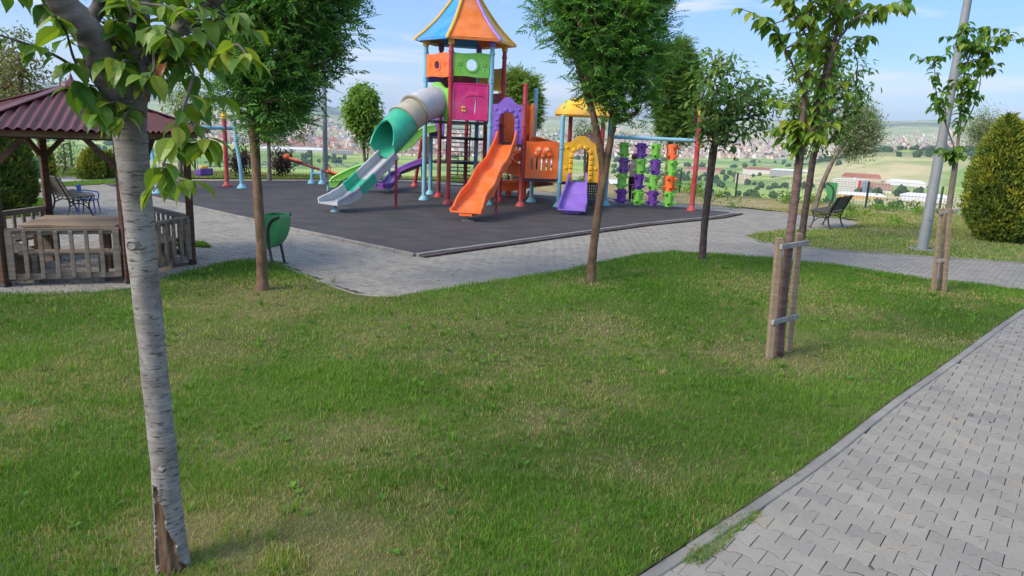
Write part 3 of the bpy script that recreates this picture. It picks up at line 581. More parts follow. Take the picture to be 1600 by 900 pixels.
def ringpanel(p, q, z0, z1, mat, hole=True, name='panel', hr=.13, emb=True, bulge=.0):
    o, d, L = edge_frame(p, q); ex = np.array([*d, 0]); o3 = np.array([*o, 0]); nrm = np.cross(ex, EZ); mb = MB()
    ol = rectloop(L, z0, z1, wav=.018)
    mb.plate(ol, circ(L / 2, (z0 + z1) / 2, hr) if hole else None, o3, ex, EZ, .05)
    if hole:
        mb.plate(circ(L / 2, (z0 + z1) / 2, hr + .045), circ(L / 2, (z0 + z1) / 2, hr), o3 + nrm * .025, ex, EZ, .035)
    if emb:      # flower reliefs
        for fx in (.16, .84):
            c = o3 + ex * L * fx + EZ * ((z0 + z1) / 2 + .03) + nrm * .02
            for a in range(5):
                mb.lathe([(.03, 0), (.026, .016), (.0, .022)], c + ex * .045 * math.cos(a * 1.257 + .3) + EZ * .045 * math.sin(a * 1.257 + .3), 8, ax=[ex, EZ, nrm])
            mb.bar(c - EZ * .06, c - EZ * .2, .02, .02, bev=0)
    return part(mb, name, mat, smooth=False)
ringpanel(HV[3], HV[4], 3.30, 3.88, orange, hr=.105); ringpanel(HV[4], HV[5], 3.32, 3.90, lime, hr=.14)
ringpanel(HV[0], HV[1], 3.05, 3.65, roofyel, hr=.13); ringpanel(HV[2], HV[3], 3.2, 3.8, purple); ringpanel(HV[1], HV[2], 3.05, 3.6, darkred, hole=False)
ringpanel(HV[0], HV[1], DK + .02, 3.0, darkred, hole=False, emb=False)
# magenta panel with palm relief and slot
o, d, L = edge_frame(HV[4], HV[5]); ex = np.array([*d, 0]); nrm = np.cross(ex, EZ); o3 = np.array([*o, 0]); mb = MB()
z0, z1 = DK + .03, 3.16; slot = [(L * .64 + .022 * math.cos(a) + (.02 * math.sin(a)), 2.62 + .23 * math.sin(a)) for a in (PI / 4 + 2 * PI * i / 32 for i in range(32))]
mb.plate(rectloop(L, z0, z1), slot, o3, ex, EZ, .06)
for a in range(7):
    an = rad(10 + a * 27); c = np.array([L * .62, 2.86]); pts = []
    for t in np.linspace(0, 1, 5): q = c + t * np.array([.34 * math.cos(an), .2 * math.sin(an) - .13 * t * t]); pts.append(o3 + ex * q[0] + EZ * q[1] + nrm * .028)
    mb.tube(pts, [.018, .022, .02, .014, .004], 6)
mb.tube([o3 + ex * x + EZ * z + nrm * .03 for x, z in ((0.02, z0 + .02), (L - .02, z0 + .02), (L - .02, z1 - .02), (.02, z1 - .02), (.02, z0 + .02))], .014, 6)
pk = part(mb, 'panel', pink, smooth=False); pk['label'] = 'magenta panel with palm tree relief'
mb = MB()
for q in ((.26, 2.47), (.30, 2.55), (.25, 2.55), (.31, 2.46)): mb.lathe([(.035, 0), (.03, .02), (0, .028)], o3 + ex * q[0] + EZ * q[1] + nrm * .03, 8, ax=[ex, EZ, nrm])
part(mb, 'relief', roofyel, pk)
# arch panels
def archpanel(p, q, z0, z1, mat, ow=.42, oh=.72, hole=True, knobs=True):
    o, d, L = edge_frame(p, q, .05); ex = np.array([*d, 0]); o3 = np.array([*o, 0]); nrm = np.cross(ex, EZ); mb = MB(); n = 40
    outl = []; hol = []
    Hh = z1 - z0
    for i in range(n):
        t = i / (n - 1); x = L * (1 - t); u = abs(2 * (t - .5)); top = z1 - Hh * .155 * (.5 - .5 * math.cos(PI * min(1, max(0, (u - .10) / .62))))
        outl.append((x, top))
    outl += [(0, z0), (L / 2 - ow / 2 - .001, z0)] ; 
    if hole:
        arch = []
        for i in range(n + 1 - 0):
            a = PI * i / n; arch.append((L / 2 - ow / 2 * math.cos(a), z0 + (oh - ow / 2) * 1.0 + ow / 2 * math.sin(a)))
        for (x, z) in arch: outl.append((x, z))
        outl += [(L / 2 + ow / 2, z0), (L, z0)]
    else: outl = outl[:n] + [(0, z0), (L, z0)]
    if hole:     # strip of quads between the outer edge and the arch
        m_ = 60
        def res(poly, m):
            P_ = np.array(poly); dd = np.concatenate([[0], np.cumsum(np.linalg.norm(np.diff(P_, axis=0), axis=1))]); s_ = np.linspace(0, dd[-1], m)
            return np.stack([np.interp(s_, dd, P_[:, 0]), np.interp(s_, dd, P_[:, 1])], 1)
        oo = res([(L, z0)] + outl[:n] + [(0, z0)], m_); hh = res([(L / 2 + ow / 2, z0)] + [(x, z) for x, z in arch][::-1] + [(L / 2 - ow / 2, z0)], m_)
        vs = []
        for dpt in (-.035, .035):
            for loop in (oo, hh): vs += [o3 + ex * x + EZ * z + nrm * dpt for x, z in loop]
        fs = []
        for j in range(m_ - 1):
            fs += [(j, m_ + j, m_ + j + 1, j + 1), (2 * m_ + j, 2 * m_ + j + 1, 3 * m_ + j + 1, 3 * m_ + j), (j, j + 1, 2 * m_ + j + 1, 2 * m_ + j), (m_ + j, 3 * m_ + j, 3 * m_ + j + 1, m_ + j + 1)]
        for e in (0, m_ - 1): fs.append((e, 2 * m_ + e, 3 * m_ + e, m_ + e))
        mb.add(vs, fs)
        if knobs:   # ring of stone-like bosses round the opening
            for j in range(3, m_ - 3, 4):
                x, z = hh[j]; cx, cz = L / 2, z0 + oh - ow / 2; dirv = np.array([x - cx, max(0, z - cz)]); dirv = dirv / (np.linalg.norm(dirv) + 1e-6)
                q = np.array([x, z]) + dirv * .055; mb.box(o3 + ex * q[0] + EZ * q[1] + nrm * .042, (.10, .112, .06), ax=[ex * dirv[0] + EZ * dirv[1], -ex * dirv[1] + EZ * dirv[0], nrm], bev=.018)
            for q in ((.1, z1 - Hh * .26), (L - .1, z1 - Hh * .26), (.09, z0 + Hh * .3), (L - .09, z0 + Hh * .3)):
                mb.lathe([(.045, 0), (.038, .02), (0, .028)], o3 + ex * q[0] + EZ * q[1] + nrm * .034, 8, ax=[ex, EZ, nrm])
    else: mb.plate(outl, None, o3, ex, EZ, .06)
    return part(mb, 'arch_panel', mat, smooth=False)
archpanel(HV[3], HV[4], DK - .02, 3.17, lime, .62, .72, knobs=False)['label'] = 'lime arched panel round the tube slide'
# second platform
R2, B2 = np.array([.13, 19.37]), np.array([.43, 20.60])
pole(*R2, 3.2, red, rings=(1.6, 2.72, 2.15)); pole(*B2, 3.15, blue, rings=(1.6, 2.66))
mb = MB(); q4 = [HV[5], R2, B2, HV[0]]; mb.add([(*p, 1.60) for p in q4] + [(*p, 1.67) for p in q4], [(3, 2, 1, 0), (4, 5, 6, 7)] + [(k, (k + 1) % 4, 4 + (k + 1) % 4, 4 + k) for k in range(4)]); part(mb, 'deck', black, smooth=False)
archpanel(HV[5], R2, 1.68, 2.86, purple, .40, .80)['label'] = 'purple arched panel above the wavy orange slide'
# orange entrance shield of spiral slide
o, d, L = edge_frame(R2, B2); mb = MB(); ex = np.array([*d, 0]); o3 = np.array([*o, 0]); mb.plate([(L, 1.7), (L, 2.6), (L * .9, 2.74), (L * .72, 2.76), (L * .62, 2.6), (L * .62, 1.7)], None, o3, ex, EZ, .05); part(mb, 'panel', orange, smooth=False)
ringpanel(B2, HV[0], 1.70, 2.72, orange, hole=False, emb=False)
# sloping floor profile helper for open chutes
def uprof(w_, wall, th=.035, lip=.03):
    h = w_ / 2
    return [(-h, 0), (-h, wall), (-h - lip, wall + .012), (-h - lip - .02, wall - .02), (-h - th, wall - .05), (-h - th, -th), (h + th, -th), (h + th, wall - .05), (h + lip + .02, wall - .02), (h + lip, wall + .012), (h, wall), (h, 0), (h * .5, -.012), (-h * .5, -.012)]
# wavy orange slide
S0 = np.array([(HV[5][0] + R2[0]) / 2 + .02, (HV[5][1] + R2[1]) / 2 - .05]); S1 = G(727, 336, .2)[:2]; dv = (S1 - S0); Ls = np.linalg.norm(dv); dv = dv / Ls
pth = []
for t in np.linspace(0, 1, 40):
    base = 1.66 - 1.46 * (t ** .92) ; zz = base + .055 * math.sin(2 * PI * 2.6 * t + .3) * (1 - t) ** .3 * (t > .02)
    if t > .84: zz = max(zz, .25 + .03 * max(0, (t - .93) / .07))
    pth.append((*(S0 + dv * Ls * t), zz))
def wprof(t):
    wall = .19 * (1 if t < .82 else 1 - .72 * ((t - .82) / .18) ** 1.5); w_ = .46 + .12 * min(1, t * 1.6) + (.06 * (t - .85) / .15 if t > .85 else 0)
    if t < .06: wall += .16 * (1 - t / .06)
    return uprof(w_, wall)
mb = MB(); mb.sweep(pth, wprof); wv = part(mb, 'wavy_slide', orange); wv['label'] = 'orange wavy slide'
mb = MB(); E1 = np.array(pth[-3]); mb.box(E1 + (0, 0, -.06), (.34, .3, .06), rz=math.atan2(dv[1], dv[0])); part(mb, 'bracket', orange, wv, False)
mb = MB(); mb.tube([(*E1[:2], ZM), (*E1[:2], .15)], .035, 10); mb.box((*E1[:2], ZM + .008), (.26, .16, .016)); part(mb, 'support', steel, wv)
mid = np.array(pth[22]); sdv = np.array([-dv[1], dv[0]]); 
mb = MB(); mb.tube([(*(mid[:2] + sdv * .29), ZM), (*(mid[:2] + sdv * .29), mid[2] - .03)], .028, 10); part(mb, 'support', red, wv)
# spiral orange slide behind
hc = np.array([.22, 21.35]); hr_ = .62; pth = [(0.0, 20.55, 1.72)]
for t in np.linspace(0, 1, 60):
    a = rad(-95 + 545 * t); pth.append((hc[0] + hr_ * math.cos(a), hc[1] + hr_ * math.sin(a), 1.68 - 1.36 * t))
e = np.array(pth[-1]); pth += [tuple(e + np.array([-.35, -.03, -.05])), tuple(e + np.array([-.8, -.1, -.07]))]
mb = MB(); mb.sweep(pth, uprof(.44, .24)); spi = part(mb, 'spiral_slide', orange); spi['label'] = 'orange spiral slide'
mb = MB(); mb.tube([(*hc, ZM), (*hc, 2.0)], .07, 12); part(mb, 'support', orange, spi)
mb = MB(); ee = np.array(pth[-2])
for dx in (-.1, .25, .55): mb = MB(); mb.box((ee[0] + dx, ee[1], .14), (.16, .22, .2), bev=.02); part(mb, 'support', orange, spi, False)
# tube slide: grey tube, faded tube, teal hood, chutes
T0 = (HV[3] + HV[4]) / 2; T1 = G(512, 318, .25)[:2]; dv = T1 - T0; Lt = np.linalg.norm(dv); dv /= Lt
kz = [(0, 2.27), (.35, 2.17), (.7, 1.92), (1.1, 1.52), (1.5, 1.15), (2.2, .55), (2.45, .36), (2.65, .28), (2.95, .26)]
def tz(s_): return float(np.interp(s_, [k[0] * Lt / 2.95 for k in kz], [k[1] for k in kz]))
def tpath(s0, s1, n=12): return [(*(T0 + dv * s_), tz(s_)) for s_ in np.linspace(s0, s1, n)]
def tubeprof(r, th=.03, n=26):
    return [(r * math.cos(2 * PI * i / n), r + r * math.sin(2 * PI * i / n)) for i in range(n)]
def hollow(mb, path, r, th=.03, n=26):
    out = [(r * math.cos(2 * PI * i / n), r + r * math.sin(2 * PI * i / n)) for i in range(n)]; inn = [((r - th) * math.cos(-2 * PI * i / n), r + (r - th) * math.sin(-2 * PI * i / n)) for i in range(n)]
    mb.sweep(path, out, caps=False); a0 = len(mb.v); mb.sweep(path, inn, caps=False)
    k = len(path); st = a0 - k * n
    for e in (0, k - 1):
        for j in range(n):
            j2 = (j + 1) % n; mb.add([mb.v[st + e * n + j], mb.v[st + e * n + j2], mb.v[a0 + e * n + (-j2) % n], mb.v[a0 + e * n + (-j) % n]], [(0, 1, 2, 3)])
ts = empty('tube_slide', (0, 0, 0), None, None); ts.parent = ps; ts['label'] = 'grey and teal tube slide'
u = Lt / 2.95
def tpart(mb, mat, smooth=True): return part(mb, 'slide_section', mat, ts, smooth)
mb = MB(); hollow(mb, tpath(-.05 * u, .52 * u), .40); tpart(mb, greyp)
mb = MB(); hollow(mb, tpath(.50 * u, .80 * u, 8), .385); 
for s_ in (.52, .79): hollow(mb, tpath(s_ * u - .025, s_ * u + .025, 3), .425, .05)
tpart(mb, beige)
# hood: full ring opening gradually towards the foot
def hood(t):
    r = .40; n = 24; a1 = rad(90 - 86 * max(0, (t - .5) / .5) ** .6) if t > .5 else rad(90.0)
    outp, innp = [], []
    for i in range(n + 1):
        a = -PI / 2 - (PI / 2 + a1) + (2 * (PI / 2 + a1)) * i / n
        outp.append((r * math.cos(a), r + r * math.sin(a))); innp.append(((r - .035) * math.cos(a), r + (r - .035) * math.sin(a)))
    return outp + innp[::-1]
mb = MB(); mb.sweep(tpath(.80 * u, 1.42 * u, 18), hood)
for i in range(5):
    s_ = .92 * u + .1 * i * u; p = np.array([*(T0 + dv * s_), tz(s_)]); sdx = np.array([dv[1], -dv[0], 0]); an = rad(20 + 28 * (i % 3)); c = p + EZ * .42 + sdx * (-.40 * math.cos(an)) * -1 + EZ * .40 * math.sin(an) * .6
    mb.lathe([(.05, 0), (.04, .02), (0, .03)], c, 8, ax=[np.array([*dv, 0]), EZ, sdx])
tpart(mb, teal)
cp = uprof(.52, .20)
mb = MB(); mb.sweep(tpath(1.38 * u, 1.98 * u), cp); tpart(mb, greyp)
mb = MB(); mb.sweep(tpath(1.96 * u, 2.32 * u), uprof(.53, .205, .04)); tpart(mb, teal)
def endp(t): return uprof(.52 + .06 * max(0, t - .6) / .4, .20 * (1 - .55 * max(0, t - .5) / .5))
mb = MB(); mb.sweep(tpath(2.30 * u, 2.95 * u, 16), endp); tpart(mb, greyp)
mb = MB(); p = np.array(tpath(2.78 * u, 2.8 * u)[0]); mb.tube([(*p[:2], ZM), (*p[:2], p[2] - .04)], .04, 10); mb.lathe([(.11, ZM), (.11, ZM + .015), (.05, ZM + .05)], (*p[:2], 0), 12); part(mb, 'support', blue, ts)
p = np.array(tpath(1.45 * u, 1.5 * u)[0]) + np.array([dv[1], -dv[0], 0]) * -.30; mb = MB(); mb.tube([(*p[:2], ZM), (*p[:2], p[2] + .03)], .034, 10); part(mb, 'support', red, ts)
# bridge with orange face panel
Y1, Y2, Y3, Y4 = np.array([1.15, 19.62]), np.array([2.24, 19.78]), np.array([2.52, 20.52]), np.array([1.42, 20.56])
o, d, L = edge_frame(R2, Y1, .075); ex = np.array([*d, 0]); o3 = np.array([*o, 0]); nrm = np.cross(ex, EZ); mb = MB(); z0, z1 = .80, 1.77
xs = [0]; nsl = 5; sw_ = .052
cx0 = L * .2; step = L * .6 / (nsl - 1)
zA, zB = 1.02, 1.30
mb.plate(rectloop(L, 1.33, z1, wav=.012), None, o3, ex, EZ, .06); mb.plate(rectloop(L, z0, zA), None, o3, ex, EZ, .06)
b0 = 0
for i in range(nsl + 1):
    e0 = 0 if i == 0 else cx0 + (i - 1) * step + sw_ / 2; e1 = L if i == nsl else cx0 + i * step - sw_ / 2
    mb.plate([(e1, 1.33), (e0, 1.33), (e0, zA), (e1, zA)], None, o3, ex, EZ, .058)
for fx, fz, r in ((.40, 1.53, .115), (.64, 1.53, .115), (.52, 1.47, .10), (.33, 1.44, .085), (.71, 1.44, .085), (.52, 1.40, .07)): mb.lathe([(r, 0), (r * .92, .03), (r * .6, .055), (0, .065)], o3 + ex * L * fx + EZ * fz + nrm * .02, 14, ax=[ex, EZ, nrm])
fp = part(mb, 'panel', orange, smooth=False); fp['label'] = 'orange slatted panel with a smiling face relief'
for fx in (.40, .64):
    mb = MB(); mb.lathe([(.040, 0), (.036, .016), (0, .024)], o3 + ex * L * fx + EZ * 1.56 + nrm * .065, 12, ax=[ex, EZ, nrm]); part(mb, 'eye', white, fp)
    mb = MB(); mb.lathe([(.014, 0), (.012, .008), (0, .01)], o3 + ex * L * fx + EZ * 1.555 + nrm * .09, 8, ax=[ex, EZ, nrm]); part(mb, 'pupil', black, fp)
mb = MB(); q4 = [R2, Y1, Y4, B2]; mb.add([(*p, .72) for p in q4] + [(*p, .79) for p in q4], [(3, 2, 1, 0), (4, 5, 6, 7)] + [(k, (k + 1) % 4, 4 + (k + 1) % 4, 4 + k) for k in range(4)]); part(mb, 'deck', black, smooth=False)
# small yellow tower
pole(*Y1, 2.46, blue, rings=(1.62, .72)); pole(*Y2, 2.46, red, rings=(1.62, .72)); pole(*Y3, 2.46, blue, rings=(.72,)); pole(*Y4, 2.46, red, rings=(.72,))
mb = MB(); q4 = [Y1, Y2, Y3, Y4]; mb.add([(*p, .66) for p in q4] + [(*p, .73) for p in q4], [(3, 2, 1, 0), (4, 5, 6, 7)] + [(k, (k + 1) % 4, 4 + (k + 1) % 4, 4 + k) for k in range(4)]); part(mb, 'deck', black, smooth=False)
archpanel(Y1, Y2, .74, 1.96, yellow, .44, .88)['label'] = 'yellow arched panel above the short purple slide'
YC = (Y1 + Y2 + Y3 + Y4) / 4; mb = MB(); n = 40; rings_ = []
for r, z in ((.0, 2.50), (.74, 2.46), (.80, 2.45), (.84, 2.50), (.83, 2.56), (.74, 2.70), (.58, 2.84), (.40, 2.93), (.22, 2.99), (.12, 3.06), (.085, 3.14), (.05, 3.2), (0.0, 3.22)):
    ring = []
    for j in range(n):
        a = 2 * PI * j / n; k = 1 + .05 * math.cos(6 * a) * (1 if 2.44 < z < 2.9 else 0); sq = 1 / max(abs(math.cos(a - .12)), abs(math.sin(a - .12))) ** .45
        ring.append((YC[0] + r * k * sq * math.cos(a) * 1.0, YC[1] + r * k * sq * math.sin(a) * .86, z))
    rings_ += ring
mb.add(rings_, [(i * n + j, i * n + (j + 1) % n, (i + 1) * n + (j + 1) % n, (i + 1) * n + j) for i in range(12) for j in range(n)]); yr = part(mb, 'roof', yellow); yr['label'] = 'yellow mushroom roof with green dots'
mb = MB()
for a, r, z in ((-150, .74, 2.68), (-118, .66, 2.76), (-95, .78, 2.66), (-62, .62, 2.78), (-35, .75, 2.68), (-170, .6, 2.82), (-80, .42, 2.91), (20, .7, 2.7), (90, .7, 2.7)):
    c = np.array([YC[0] + r * math.cos(rad(a)), YC[1] + r * .86 * math.sin(rad(a)), z]); nn = np.array([math.cos(rad(a)) * .6, math.sin(rad(a)) * .6, .75]); nn /= np.linalg.norm(nn); e1 = np.cross(nn, EZ); e1 /= np.linalg.norm(e1)
    mb = MB(); mb.lathe([(.055, -.02), (.05, .03), (.025, .05), (0, .055)], c, 10, ax=[e1, np.cross(nn, e1), nn]); part(mb, 'dot', lime, yr)
# purple slide
S0 = np.array([1.64, 19.68]); S1 = G(893, 328, .18)[:2]; dv = S1 - S0; Ls = np.linalg.norm(dv); dv /= Ls; pth = []
for t in np.linspace(0, 1, 24):
    zz = .75 - .56 * min(1, t / .82) ** .95
    if t > .8: zz = .19
    pth.append((*(S0 + dv * Ls * t), zz))
mb = MB(); mb.sweep(pth, lambda t: uprof(.42 + .20 * min(1, t * 1.4), .13 + (.14 * (1 - t / .12) if t < .12 else 0))); sl_ = part(mb, 'short_slide', purple); sl_['label'] = 'short purple slide'
mb = MB(); p = np.array(pth[-3]); mb.box(p + (0, .02, -.07), (.42, .2, .07)); 
for dx in (-.12, 0, .12): mb.tube([(p[0] + dx, p[1], ZM), (p[0] + dx, p[1], .12)], .02, 8)
part(mb, 'support', purple, sl_, False)
# black perforated climbing sheet under the deck
mb = MB(); o, d, L = edge_frame(Y1, Y2, .06); ex = np.array([*d, 0]); o3 = np.array([*o, 0]) + np.cross(ex, EZ) * .03
x0 = L * .45
for i in range(10): x = x0 + (L - x0) * i / 9; mb.bar(o3 + ex * x + EZ * .1, o3 + ex * x + EZ * .68, .02, .038, up=ex, bev=0)
for j in range(9): z = .12 + .56 * j / 8; mb.bar(o3 + ex * x0 + EZ * z, o3 + ex * L + EZ * z, .018, .040, bev=0)
part(mb, 'perforated_panel', black, smooth=False)
# overhead beam with hanging drums
BE = np.array([4.90, 20.17]); bz = 1.96
o_ = pole(*BE, 2.62, red, r=.07, rings=(1.96, 1.9, 2.02)); 
mb = MB(); c = np.array([*BE, 0]); 
mb.lathe([(.05, 2.62), (.075, 2.66), (.07, 2.70), (.03, 2.73), (.065, 2.78), (.07, 2.83), (.03, 2.86), (.055, 2.90), (.05, 2.95), (.02, 2.99), (.03, 3.02), (0, 3.05)], c, 12); mb.box(c + (.05, 0, 2.84), (.09, .05, .16), bev=.02); mb.box(c + (-.05, 0, 2.74), (.08, .05, .08), bev=.02)
part(mb, 'finial', yellow, o_, False)
mb = MB(); a = np.array([*Y3, bz]); b2 = np.array([*BE, bz]); mb.tube([a, b2], .052, 14); part(mb, 'beam', blue)
mb = MB(); mb.tube([b2 - (.02, 0, 0), b2 - (.02, 0, 0) + (b2 - a) / np.linalg.norm(b2 - a) * -.08], .075, 14); part(mb, 'clamp', red)
def drum(mb, c, rot):
    mb.lathe([(.085, 0), (.105, .012), (.098, .035), (.118, .20), (.122, .385), (.135, .395), (.135, .42), (.09, .43)], c, 20)
    for zz, k in ((.12, 4), (.36, 4)):
        for j in range(k):
            a = rot + 2 * PI * j / k + (.5 if zz < .2 else 0); e = np.array([math.cos(a), math.sin(a), 0]); t = np.array([-e[1], e[0], 0])
            mb.box(np.array(c) + e * .165 + EZ * zz, (.11, .085, .032), ax=[e, t, EZ], bev=.012); mb.box(np.array(c) + e * .14 + EZ * (zz - .035), (.06, .03, .05), ax=[e, t, EZ], bev=.006)
    for j in range(8):
        a = rot + 2 * PI * j / 8 + .2; e = np.array([math.cos(a), math.sin(a), 0]); mb.bar(np.array(c) + e * .11 + EZ * .04, np.array(c) + e * .123 + EZ * .38, .02, .012, up=e, bev=0)
cols = ['gpgp', 'pgpg', 'gpgp', 'ogog']; dm = {'g': lime, 'p': deep_purple, 'o': orange}; nm = {'g': 'lime', 'p': 'purple', 'o': 'orange'}
dp2 = (b2 - a) / np.linalg.norm(b2 - a); tot = np.linalg.norm(b2 - a)
for i, cc in enumerate(cols):
    px = (977, 1004, 1027, 1053)[i]; lo, hi = 0., 1.
    def prx(t):
        p = a + (b2 - a) * t - np.array([0, 0, H]); z = p @ _fw; return 800 + F * (p @ _rt) / z
    for _ in range(30):
        mdl = (lo + hi) / 2
        if prx(mdl) < px: lo = mdl
        else: hi = mdl
    c0 = a + (b2 - a) * lo; ch = MB(); ch.tube([c0, (c0[0], c0[1], .2)], .012, 6); rope = part(ch, 'hanging_rod', steel)
    for k, l in enumerate(cc):
        mb = MB(); drum(mb, (c0[0] + (.012 if k % 2 else -.006), c0[1], bz - .16 - .428 * (k + 1) + .03), .4 + i * .9 + k * 1.3); dr_ = part(mb, 'drum', dm[l], rope); dr_['label'] = nm[l] + ' climbing drum'
# rear module: lower deck, slotted stairs, green and purple slides
RA, RB, RC = np.array([-2.62, 21.55]), np.array([-2.35, 20.95 + .5]), np.array([-1.1, 22.1])
for p, m_, tp in (((-2.55, 21.5), blue, 2.9), ((-2.78, 22.0), red, 2.9), ((-1.55, 21.9), red, 2.9), ((-1.02, 22.4), blue, 2.9), ((-.62, 21.75), red, 2.2), ((-.95, 20.95), red, 2.9)): pole(*p, tp, m_)
mb = MB(); mb.box((-1.7, 21.7, 1.02), (1.5, .9, .07)); mb.box((-1.6, 21.4, 1.72), (1.7, .9, .07)); part(mb, 'deck', black, smooth=False)
mb = MB()
for i in range(9): mb.box((-1.72, 21.0 + i * .03, 1.10 + i * .125), (.62, .16, .022))
part(mb, 'stairs', black, smooth=False); mb = MB()
for i in range(7): mb.box((-1.72, 22.1 - i * .02, .3 + i * .11), (.62, .14, .022))
part(mb, 'stairs', black, smooth=False)
for sx in (-.33, .33): mb = MB(); mb.bar((-1.72 + sx, 20.98, 1.05), (-1.72 + sx, 21.26, 2.15), .03, .10, bev=0); part(mb, 'stringer', black, smooth=False)
if 0: part(mb, 'stairs', black, smooth=False)
mb = MB(); mb.box((-2.74, 21.75, 1.35), (.05, .5, .75), rz=-.2, bev=.03); part(mb, 'panel', orange, smooth=False)
mb = MB(); mb.box((-2.35, 21.35, 2.1), (.4, .05, .7), bev=.03); part(mb, 'panel', purple, smooth=False)
def slide(pts, prof, mat, name, label):
    mb = MB(); mb.sweep(spline(pts, 7), prof); o = part(mb, name, mat); o['label'] = label; return o
e = G(500, 298, .22); gs = slide([(-2.35, 21.35, 1.92), (-2.75, 21.35, 1.80), (-3.15, 21.33, 1.42), (-3.6, 21.3, 1.22), (-4.1, 21.25, .86), (-4.7, 21.2, .62), (-5.25, 21.15, .32), (e[0] + .1, 21.15, .24), (e[0] - .12, 21.15, .22)], uprof(.42, .17), lime, 'wavy_slide', 'lime green wavy slide')
mb = MB(); mb.tube([(-3.75, 21.45, ZM), (-3.75, 21.45, 1.12)], .03, 10); part(mb, 'support', blue, gs); mb = MB(); mb.tube([(-5.5, 21.2, ZM), (-5.5, 21.2, .2)], .03, 10); part(mb, 'support', blue, gs)
e = G(597, 290, .25); slide([(-2.7, 22.3, .98), (-3.1, 22.6, .82), (-3.8, 23.1, .46), (e[0] + .15, e[1] - .1, .25), (e[0], e[1], .22)], uprof(.30, .11), deep_purple, 'straight_slide', 'straight purple slide')
mb = MB(); fpt = G(648, 291, ZM); mb.tube([(*fpt[:2], ZM), (fpt[0] + .28, fpt[1] - .5, 1.6)], .055, 12); mb.lathe([(.14, ZM), (.14, ZM + .02), (.09, ZM + .1), (.06, ZM + .13)], (*fpt[:2], 0), 16); part(mb, 'brace', red)

# ------------------------------------------------------------------ gazebo (built round its own centre)
GR, GA = 1.34, 260.0
maroon, ntm, bm_ = _nt('maroon_sheet_roof'); vv = coords(ntm, 'Object'); f1 = noise(ntm, vv, 3, 5); c = ramp(ntm, f1, [(.3, (0.058, 0.010, 0.012)), (.7, (0.108, 0.021, 0.023))]); ntm.links.new(c, bm_.inputs['Base Color']); bm_.inputs['Roughness'].default_value = .5
def hv(k, r, z=0.0): a = rad(GA + 60 * k); return np.array([r * math.cos(a), r * math.sin(a), z])
gz = empty('gazebo', (-5.9, 9.8, .0185), 'hexagonal wooden gazebo with maroon corrugated roof beside the pale cherry trunk', 'gazebo', 'gazebos in the park')
def gp(mb, name, mat, parent=None, smooth=False): return mb.build(name, mat, parent or gz, smooth=smooth)
ez_ = 1.87
for k in range(6):
    p = hv(k, GR); mb = MB(); a = rad(GA + 60 * k)
    mb.box(p + (0, 0, .97), (.095, .095, 1.90), rz=a, bev=.008); po = gp(mb, 'post', postwood)
    mb = MB(); mb.box(p + (0, 0, .02), (.11, .11, .04), rz=a, bev=.004); gp(mb, 'shoe', black, po)
    q = hv(k + 1, GR); q0 = hv(k - 1, GR)
    mb = MB()
    for t in (q, q0):
        d = (t - p) / np.linalg.norm(t - p); mb.bar(p + d * .05 + EZ * 1.45, p + d * .36 + EZ * 1.80, .055, .065, bev=.004)
    gp(mb, 'brace', postwood, po)
    mb = MB(); mb.bar(hv(k, GR + .14, ez_ - .035), hv(k + 1, GR + .14, ez_ - .035), .045, .085, bev=.004); gp(mb, 'eave_board', beamwood)
    mb = MB(); mb.bar(hv(k, GR, ez_ - .06), hv(k + 1, GR, ez_ - .06), .07, .08, bev=.004); gp(mb, 'beam', postwood)
    # railing on every side but the entrance
    if k not in (3,):
        d = (q - p) / np.linalg.norm(q - p); L = np.linalg.norm(q - p); s0, s1 = p + d * .06, p + d * (L - .06)
        outn = hv(k + .5, 1) ; mb = MB()
        mb.bar(s0 + EZ * .69, s1 + EZ * .69, .065, .035, bev=.004); mb.bar(s0 + EZ * .115, s1 + EZ * .115, .03, .075, bev=.004); mb.bar(s0 + EZ * .655, s1 + EZ * .655, .028, .05, bev=.003)
        nb = 8
        for j in (0, nb - 1): b_ = p + d * (.10 + (L - .20) * j / (nb - 1)) + outn * .026; mb.bar(b_ + EZ * .09, b_ + EZ * .675, .034, .075, up=d, bev=.004)
        rl = gp(mb, 'railing', railwood)
        for j in range(1, nb - 1):
            b_ = p + d * (.10 + (L - .20) * j / (nb - 1)) + outn * .026; mb = MB(); mb.bar(b_ + EZ * .09, b_ + EZ * .675, .034, .046 if 0 < j < nb - 1 else .075, up=d, bev=.004); gp(mb, 'baluster', railwood, rl)
        mb = MB()
        for u in (-.09, .02, .13):
            sh = -outn * (.26 + u); kk = 1 - (.26 + u) / (GR * .87); mb.bar(p * kk + EZ * .36 + d * .03, q * kk + EZ * .36 - d * .03, .10, .03, bev=.004)
        for u in (.16, .84):
            pp = (p + (q - p) * u) * .79; mb.box(pp + EZ * .175, (.06, .3, .35), rz=math.atan2(outn[1], outn[0]) + PI / 2, bev=.004)
        gp(mb, 'bench_seat', railwood)
